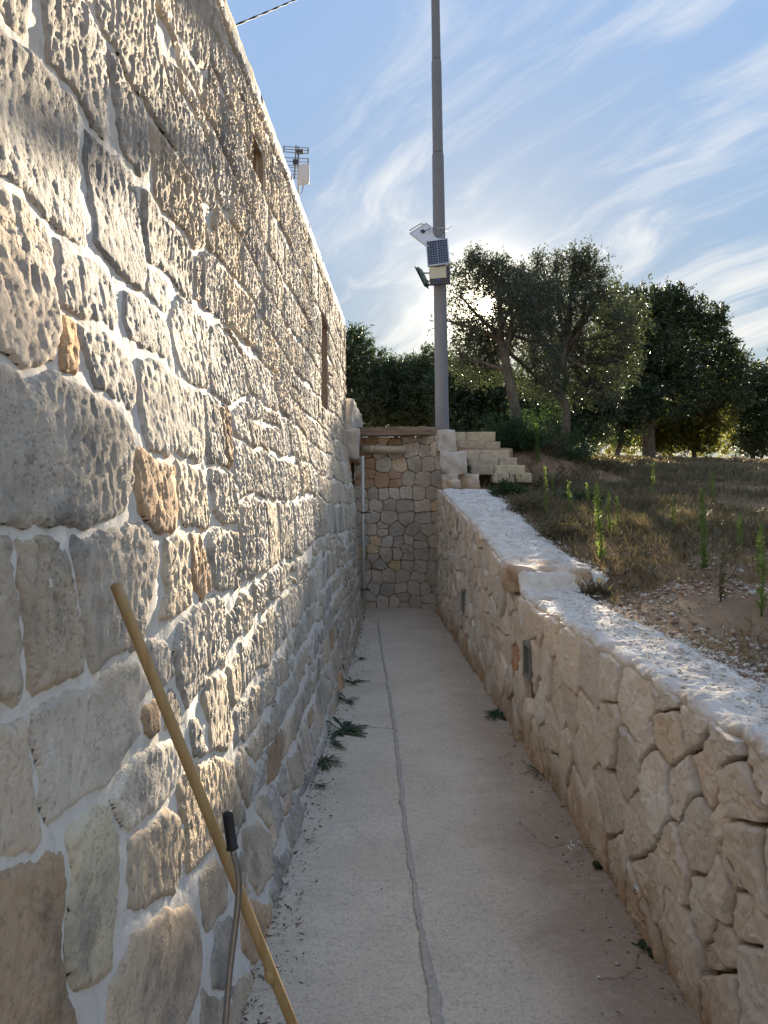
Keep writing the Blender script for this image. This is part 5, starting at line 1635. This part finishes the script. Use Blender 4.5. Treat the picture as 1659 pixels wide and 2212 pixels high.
def rosette(name, label, c, size, nl, mt, seed, group=None, flat=0.35, lw=0.28, cat='weed', flowers=None, lean=(0, 0)):
    r = np.random.default_rng(seed)
    S = empty(name, c); tag(S, label, cat, group)
    V, F = [], []
    for k in range(nl):
        a = r.uniform(0, 2 * math.pi); el = r.uniform(0.05, 1.1) * flat * 2
        dv = Vector((math.cos(a) + lean[0], math.sin(a) + lean[1], el)).normalized()
        L = size * r.uniform(0.5, 1.1); w = L * lw
        sd = dv.cross(Vector((0, 0, 1))).normalized(); up = sd.cross(dv)
        b0 = Vector(r.uniform(-.12, .12, 3)) * size; b0.z = 0.004
        prof = [(0, 0.10), (0.25, 0.55), (0.55, 1.0), (0.8, 0.8), (1.0, 0.06)]
        i0 = len(V)
        for (t, ww) in prof:
            p = b0 + dv * L * t + Vector((0, 0, -0.45 * L * t * t * (0.4 + el))) + up * 0.03 * L * math.sin(t * 9 + k)
            p.z = max(p.z, 0.006 + 0.004 * r.random())
            V += [p - sd * w / 2 * ww * (1 + r.uniform(-.25, .25)), p + up * w * 0.12 * -1, p + sd * w / 2 * ww * (1 + r.uniform(-.25, .25))]
        for q in range(4):
            for e in (0, 1):
                F.append((i0 + q * 3 + e, i0 + q * 3 + e + 1, i0 + q * 3 + 4 + e, i0 + q * 3 + 3 + e))
    link('leaves', mesh_np('leaves', np.array([list(v) for v in V]), np.array(F), True), mt, S)
    for fl in (flowers or []):
        mb = MB(); pts = curve(fl['stem'])
        pts = [p + Vector((r.uniform(-.004, .004), r.uniform(-.004, .004), 0)) for p in pts]
        mb.tube(pts, [0.0018 - 0.0009 * i / len(pts) for i in range(len(pts))], 5); mb.build('stem', M['straw'], S, True)
        k = np.arange(2, len(pts), 2)
        v, f = leaf_quads(np.array([list(pts[i]) for i in k]), unit(r.normal(size=(len(k), 3)) * [1, 1, 0.3] + [0, 0, 0.25]), r.uniform(0.012, 0.035, len(k)), np.full(len(k), 0.006), r)
        link('stem_leaves', mesh_np('stem_leaves', v, f), mt, S)
        n = fl.get('n', 14)
        P = np.array([list(pts[-1])]) + r.normal(size=(n, 3)) * fl.get('s', 0.012)
        P[:, 2] = np.maximum(P[:, 2], 0.01)
        v, f = leaf_quads(np.repeat(P, 3, 0), unit(r.normal(size=(n * 3, 3)) + [0, 0, 0.6]), np.full(n * 3, 0.011), np.full(n * 3, 0.009), r)
        link('flower_head', mesh_np('flower_head', v, f), M['petal'], S)
    return S


def floor_pt(px, py):
    r = ray(px, py); d = -CAM_H / r[2]
    return (r[0] * d, d, 0.004)


def build_plants():
    g = 'tall green weed stalks in the field'
    spec = [(1300, 1215, 1288, 1048, 'tallest bright green stalk in the middle of the field near the white ledge'), (1318, 1165, 1314, 1060, 'thin green stalk close behind the tallest middle stalk'),
            (1521, 1232, 1516, 1062, 'bright yellow green stalk standing alone at right before the sunlit patch'), (1162, 1000, 1158, 915, 'bushy topped stalk rising beside the tufa steps'),
            (1230, 1112, 1228, 1040, 'short green stalk left of the middle stalks'), (1182, 1120, 1176, 1010, 'slender stalk growing right of the narrow end of the ledge'),
            (1558, 1300, 1564, 1195, 'dull thin stalk near the gravel at lower right'), (1645, 1330, 1648, 1180, 'green stalk at the right edge of the field'),
            (1541, 1090, 1538, 1018, 'distant pale stalk in front of the oak'), (1455, 1150, 1452, 1080, 'short stalk between the middle and the right stalks'),
            (1410, 1080, 1412, 1000, 'faint stalk standing before the yellow green oak'), (1640, 1240, 1643, 1130, 'pale stalk at the right edge behind another'),
            (1270, 1100, 1268, 1045, 'short thin stalk beyond the middle stalks'), (1480, 1210, 1476, 1150, 'small grey stalk left of the lone yellow stalk'),
            (1196, 1085, 1192, 1020, 'short green stalk between the slender stalk and the ledge top end'), (1334, 1140, 1333, 1075, 'thin green stalk right of the pair of middle stalks'), (1290, 1150, 1285, 1075, 'thin green stalk hidden close behind the tallest middle stalk'), (1596, 1190, 1598, 1110, 'thin stalk between the lone yellow stalk and the right edge')]
    for i, (a, b, c, e, lab) in enumerate(spec):
        stalk('tall_weed', lab, a, b, c, e, M['weed'] if i in (0, 1, 2, 3, 5, 7) else M['scrub'] if i in (6, 13) else M['weed'], 300 + i, g, 1.5 if i in (0, 2, 3) else 0.9, 1.5 if i == 3 else 1.0)
    # weeds on the path
    c = floor_pt(738, 1580)
    rosette('sprawling_weed', 'dark sprawling weed with long leaves at the foot of the house wall', c, 0.22, 26, M['weedd'], 401, 'weeds along the path edge', 0.22, 0.16, lean=(0.55, 0),
            flowers=[dict(stem=[(0, 0, 0.02), (0.12, -0.05, 0.05), (0.26, -0.03, 0.03), (0.36, -0.01, 0.02)], n=1)])
    c = floor_pt(698, 1650)
    rosette('grass_tuft', 'small green tuft at the foot of the house wall nearer than the sprawling weed', c, 0.16, 30, M['weedd'], 402, 'weeds along the path edge', 0.5, 0.10)
    c = floor_pt(760, 1475)
    rosette('sprawling_weed', 'small weed with drooping leaves farther along the house wall foot', c, 0.17, 12, M['weedd'], 403, 'weeds along the path edge', 0.3, 0.16, lean=(0.4, 0))
    c = floor_pt(1082, 1548)
    rosette('grass_tuft', 'green tuft at the foot of the cream wall below the nearer wall light', c, 0.16, 24, M['weedd'], 404, 'weeds along the path edge', 0.3, 0.14, lean=(-0.4, 0))
    c = floor_pt(1165, 1668)
    rosette('dry_tuft', 'dry grey tuft at the foot of the cream wall', c, 0.14, 24, M['scrub'], 405, 'weeds along the path edge', 0.25, 0.06, lean=(-0.3, 0))
    c = floor_pt(1306, 1868)
    q = lambda px, py: tuple(np.array(floor_pt(px, py)) - np.array(c))
    a1, a2, a3 = q(1240, 1842), q(1180, 1838), q(1118, 1778)
    rosette('flowering_weed', 'round leaved green weed with long stems of tiny white flowers lying on the path', c, 0.075, 26, M['weedd'], 406, 'weeds along the path edge', 0.35, 0.75,
            flowers=[dict(stem=[(0, 0, 0.02), (a1[0] * .5, a1[1] * .5, 0.06), (a1[0], a1[1], 0.03)], n=16, s=0.014), dict(stem=[(0, 0, 0.02), (a1[0], a1[1], 0.04), (a2[0], a2[1], 0.02), (a3[0], a3[1], 0.012)], n=8, s=0.008)])
    c = floor_pt(1432, 2052)
    rosette('flowering_weed', 'upright leafy weed with small white flower head against the cream wall', c, 0.10, 22, M['weedd'], 407, 'weeds along the path edge', 0.5, 0.65,
            flowers=[dict(stem=[(0, 0, 0.02), (-0.02, 0.0, 0.10), (-0.015, 0.0, 0.22)], n=10, s=0.010), dict(stem=[(0, 0, 0.02), (-0.07, 0.03, 0.12), (-0.09, 0.03, 0.20)], n=5, s=0.006),
                     dict(stem=[(-0.03, 0, 0.01), (-0.10, -0.05, 0.012), (-0.17, -0.16, 0.012), (-0.28, -0.19, 0.012)], n=2, s=0.01)])
    for i, (px, py, sz, nl, lab) in enumerate([(722, 1612, 0.12, 18, 'dark tuft between the sprawling weed and the small green tuft'), (684, 1700, 0.09, 14, 'tiny tuft at the house wall foot nearest the camera'),
                                               (748, 1515, 0.16, 14, 'straggly weed just beyond the sprawling weed'), (775, 1425, 0.10, 12, 'farthest small weed at the house wall foot')]):
        rosette('grass_tuft', lab, floor_pt(px, py), sz, nl, M['weedd'], 420 + i, 'weeds along the path edge', 0.4, 0.13, lean=(0.35, 0.1))
    r = np.random.default_rng(77)
    n = 1500
    y = 2.0 + 8.4 * r.uniform(0, 1, n) ** 1.5
    side = r.uniform(0, 1, n)
    x = np.where(side < 0.55, wall_x(y, 0) + 0.01 + 0.16 * r.uniform(0, 1, n) ** 2.6, np.where(side < 0.985, right_x(y) - 0.015 - 0.22 * r.uniform(0, 1, n) ** 2.6, wall_x(y, 0) + 0.1 + 1.1 * r.uniform(0, 1, n)))
    V, F = leaf_quads(np.stack([x, y, 0.006 + 0.012 * r.uniform(0, 1, n)], -1), unit(np.stack([r.normal(size=n), r.normal(size=n), r.normal(size=n) * 0.22], -1)), 0.008 + 0.03 * r.uniform(0, 1, n) ** 2, 0.004 + 0.008 * r.uniform(0, 1, n) ** 2, r)
    V[:, 2] = np.maximum(V[:, 2], 0.005)
    tag(link('leaf_litter', mesh_np('leaf_litter', V, F), M['litter']), 'dry brown leaves and twigs gathered along both feet of the walls', kind='stuff')
    # dry growth over the field
    r = np.random.default_rng(55)

    def blades(name, label, n, mt, hmin, hmax, w, dens, seed, spread=0.5, per=7, pw=1.5):
        r = np.random.default_rng(seed)
        N_ = n * 4
        y = 2.4 + (26 - 2.4) * r.uniform(0, 1, N_) ** pw
        x = right_x(y) + 0.42 + (y * 0.62 + 0.8) * r.uniform(0, 1, N_) ** 1.15
        k = dens(x, y) > r.uniform(0, 1, N_)
        x, y = x[k][:n], y[k][:n]
        x, y = np.repeat(x, per) + r.normal(size=len(x) * per) * 0.035, np.repeat(y, per) + r.normal(size=len(y) * per) * 0.035
        ok = x > right_x(y) + ledge_w(y) * np.where(y < 10.4, 0.97, 0.8)
        x, y = x[ok], y[ok]
        P = np.stack([x, y, terrain(x, y) - 0.004], -1)
        m_ = len(x)
        D_ = unit(np.stack([r.normal(size=m_) * spread, r.normal(size=m_) * spread, r.uniform(0.4, 1.2, m_)], -1))
        sc = 0.55 + 0.55 * np.clip(y / 12, 0, 1)
        V, F = leaf_quads(P, D_, r.uniform(hmin, hmax, m_) * sc, w * (0.6 + y / 9), r)
        o = link(name, mesh_np(name, V, F), mt); tag(o, label, kind='stuff')
    clump = lambda x, y, s: np.clip(0.5 + 1.1 * fbm(x * 0.8, y * 0.8, s, 3), 0, 1)
    blades('dry_grass', 'sparse dry straw coloured grass over the red earth field', 10000, M['straw'], 0.04, 0.16, 0.005, lambda x, y: clump(x, y, 7) * (0.75 + 0.25 * sstep(3.0, 5.5, y)), 61, 0.7, 7, 2.0)
    blades('scrub_undergrowth', 'low grey green scrub along the gravel ledge and the rise', 10000, M['scrub'], 0.05, 0.18, 0.007,
           lambda x, y: np.clip(clump(x, y, 17) * sstep(4.2, 6.5, y) * (1.2 - 0.75 * sstep(2.0, 6.0, x - 0.25 * y + 1.0)), 0, 1), 62, 0.6, 9)
    # shrubs on the bank beside the steps
    def bank(px, py, d, w, h, n, mt, lab, seed):
        b = on_ground(px, py) if d is None else (at(px, py, d)[0], d, tz(at(px, py, d)[0], d))
        r = np.random.default_rng(seed)
        S = empty('bank_shrub', (b[0], b[1], b[2] - 0.02)); tag(S, lab, 'shrub', 'low shrubs on the bank')
        k = 110
        mb = MB()
        ds = unit(np.stack([r.normal(size=k) * w, r.normal(size=k) * w, np.abs(r.normal(size=k)) * h + 0.12], -1))
        P, D_ = [], []
        for i in range(k):
            Ls = r.uniform(0.5, 1.0) * math.hypot(w * ds[i, 0], h * ds[i, 2]) + 0.08
            e = Vector(ds[i]) * Ls
            if i < 26: mb.tube([(0, 0, 0), e * 0.5 + Vector((0, 0, .02)), e], [0.008, 0.005, 0.002], 5, False)
            t = r.uniform(0.25, 1, n // k)[:, None]
            P.append(np.array(ds[i])[None] * Ls * t + r.normal(size=(n // k, 3)) * 0.035); D_.append(ds[i][None] * 0.8 + r.normal(size=(n // k, 3)) * 0.6)
        P, D_ = np.vstack(P), unit(np.vstack(D_))
        P[:, 2] = np.maximum(P[:, 2], 0)
        V, F = leaf_quads(P, D_, 0.055 * r.uniform(0.6, 1.3, len(P)), 0.016 * r.uniform(0.7, 1.3, len(P)), r)
        mb.build('stem', M['bark'], S, True); link('leaves', mesh_np('leaves', V, F), mt, S)
    for i, a in enumerate([(1115, 968, 13.2, 0.55, 0.6, 5000, 'weedd', 'dark shrub growing above the top tufa step'), (1165, 975, 13.6, 0.7, 0.55, 5500, 'scrub', 'grey shrub on the bank right of the tufa steps'),
                           (1222, 990, 13.5, 0.7, 0.4, 5000, 'weedd', 'low dark shrub on the bank crest'), (1100, 1075, 9.6, 0.22, 0.26, 2500, 'weedd', 'small dark shrub at the narrow end of the gravel ledge'),
                           (1140, 1112, 8.0, 0.25, 0.2, 2500, 'scrub', 'grey scrub beside the middle of the upper gravel ledge'), (1215, 1160, 6.6, 0.22, 0.14, 2200, 'scrub', 'grey scrub beside the wide part of the gravel ledge'),
                           (1285, 1262, 4.9, 0.09, 0.06, 660, 'scrub', 'small dark plant next to the rough capstone'), (1185, 1045, 11.2, 0.45, 0.3, 4500, 'scrub', 'brown grey scrub below the tufa steps'),
                           (1290, 1030, 13.5, 0.7, 0.28, 4500, 'scrub', 'wide low scrub in the middle of the field'), (1360, 1010, 16.0, 0.9, 0.25, 4500, 'scrub', 'wide low scrub below the oak'),
                           (1245, 1085, 9.2, 0.4, 0.22, 4000, 'weedd', 'dark low scrub left of the middle stalks'), (1110, 945, 13.2, 0.85, 0.85, 9000, 'weedd', 'tall dark shrub round the foot of the leaning olive'),
                           (1190, 950, 14.4, 1.1, 1.15, 11000, 'weedd', 'tall dark shrub right of the leaning olive trunk')]):
        bank(a[0], a[1], a[2], a[3], a[4], a[5], M[a[6]], a[7], 500 + i)
    # stones strewn on the soil and grit on the ledge
    def pebbles(name, label, n, xy, smin, smax, seed, mt, zf):
        r = np.random.default_rng(seed)
        x, y = xy(r, n)
        n = len(x)
        s = smin + (smax - smin) * r.uniform(0, 1, n) ** 3
        o8 = np.array([(1, 0, 0), (0, 1, 0), (-1, 0, 0), (0, -1, 0), (0, 0, 1), (0, 0, -1)], float)
        a = r.uniform(0, 6.28, n)
        Vv = o8[None] * (s[:, None, None] * r.uniform(0.5, 1.0, (n, 6, 1))) * np.array([1.2, 0.9, 0.6])
        Vv = Vv + r.normal(size=Vv.shape) * s[:, None, None] * 0.12
        c_, s_ = np.cos(a)[:, None], np.sin(a)[:, None]
        Vr = np.stack([Vv[..., 0] * c_ - Vv[..., 1] * s_ + x[:, None], Vv[..., 0] * s_ + Vv[..., 1] * c_ + y[:, None], Vv[..., 2] + (zf(x, y) + s * 0.25)[:, None]], -1)
        f = np.array([(0, 1, 4), (1, 2, 4), (2, 3, 4), (3, 0, 4), (1, 0, 5), (2, 1, 5), (3, 2, 5), (0, 3, 5)])
        F = (np.arange(n)[:, None, None] * 6 + f[None]).reshape(-1, 3)
        o = link(name, mesh_np(name, Vr.reshape(-1, 3), F), mt); tag(o, label, kind='stuff')

    def field_xy(r, n):
        y = 2.4 + 12 * r.uniform(0, 1, n) ** 1.8
        x = right_x(y) + ledge_w(y) * 0.9 + (0.5 * y) * r.uniform(0, 1, n) ** 1.6
        k = (fbm(x * 1.2, y * 1.2, 3, 3) > r.uniform(-0.6, 0.5, n)); return x[k], y[k]

    pebbles('soil_clods', 'crumbled red brown earth clods between the dry grass', 9000, field_xy, 0.006, 0.034, 74, M['clod'], lambda x, y: terrain(x, y))

    def ledge_xy(r, n):
        y = 1.8 + 8.2 * r.uniform(0, 1, n) ** 1.6
        x = right_x(y) + 0.02 + ledge_w(y) * r.uniform(0, 1, n) ** 0.6; return x, y
    pebbles('field_gravel', 'pale limestone chips strewn over the red soil', 22000, field_xy, 0.004, 0.028, 71, M['pebble'], lambda x, y: terrain(x, y))
    pebbles('ledge_gravel', 'white limestone grit on top of the retaining wall', 6000, ledge_xy, 0.003, 0.014, 72, M['ledge'], lambda x, y: right_top(y) + 0.016 * fbm(x * 6, y * 6, 107, 3))

    def path_xy(r, n):
        y = 1.9 + 8 * r.uniform(0, 1, n) ** 1.5
        left = r.uniform(0, 1, n) < 0.45
        x = np.where(left, wall_x(y, 0) + 0.03 + 0.10 * r.uniform(0, 1, n) ** 2.2, right_x(y) - 0.02 - 0.34 * r.uniform(0, 1, n) ** 2.4); return x, y
    pebbles('path_grit', 'small stones and crumbs lying along both edges of the path', 800, path_xy, 0.002, 0.012, 73, M['pebble'], lambda x, y: 0 * x + 0.003)


build_plants()
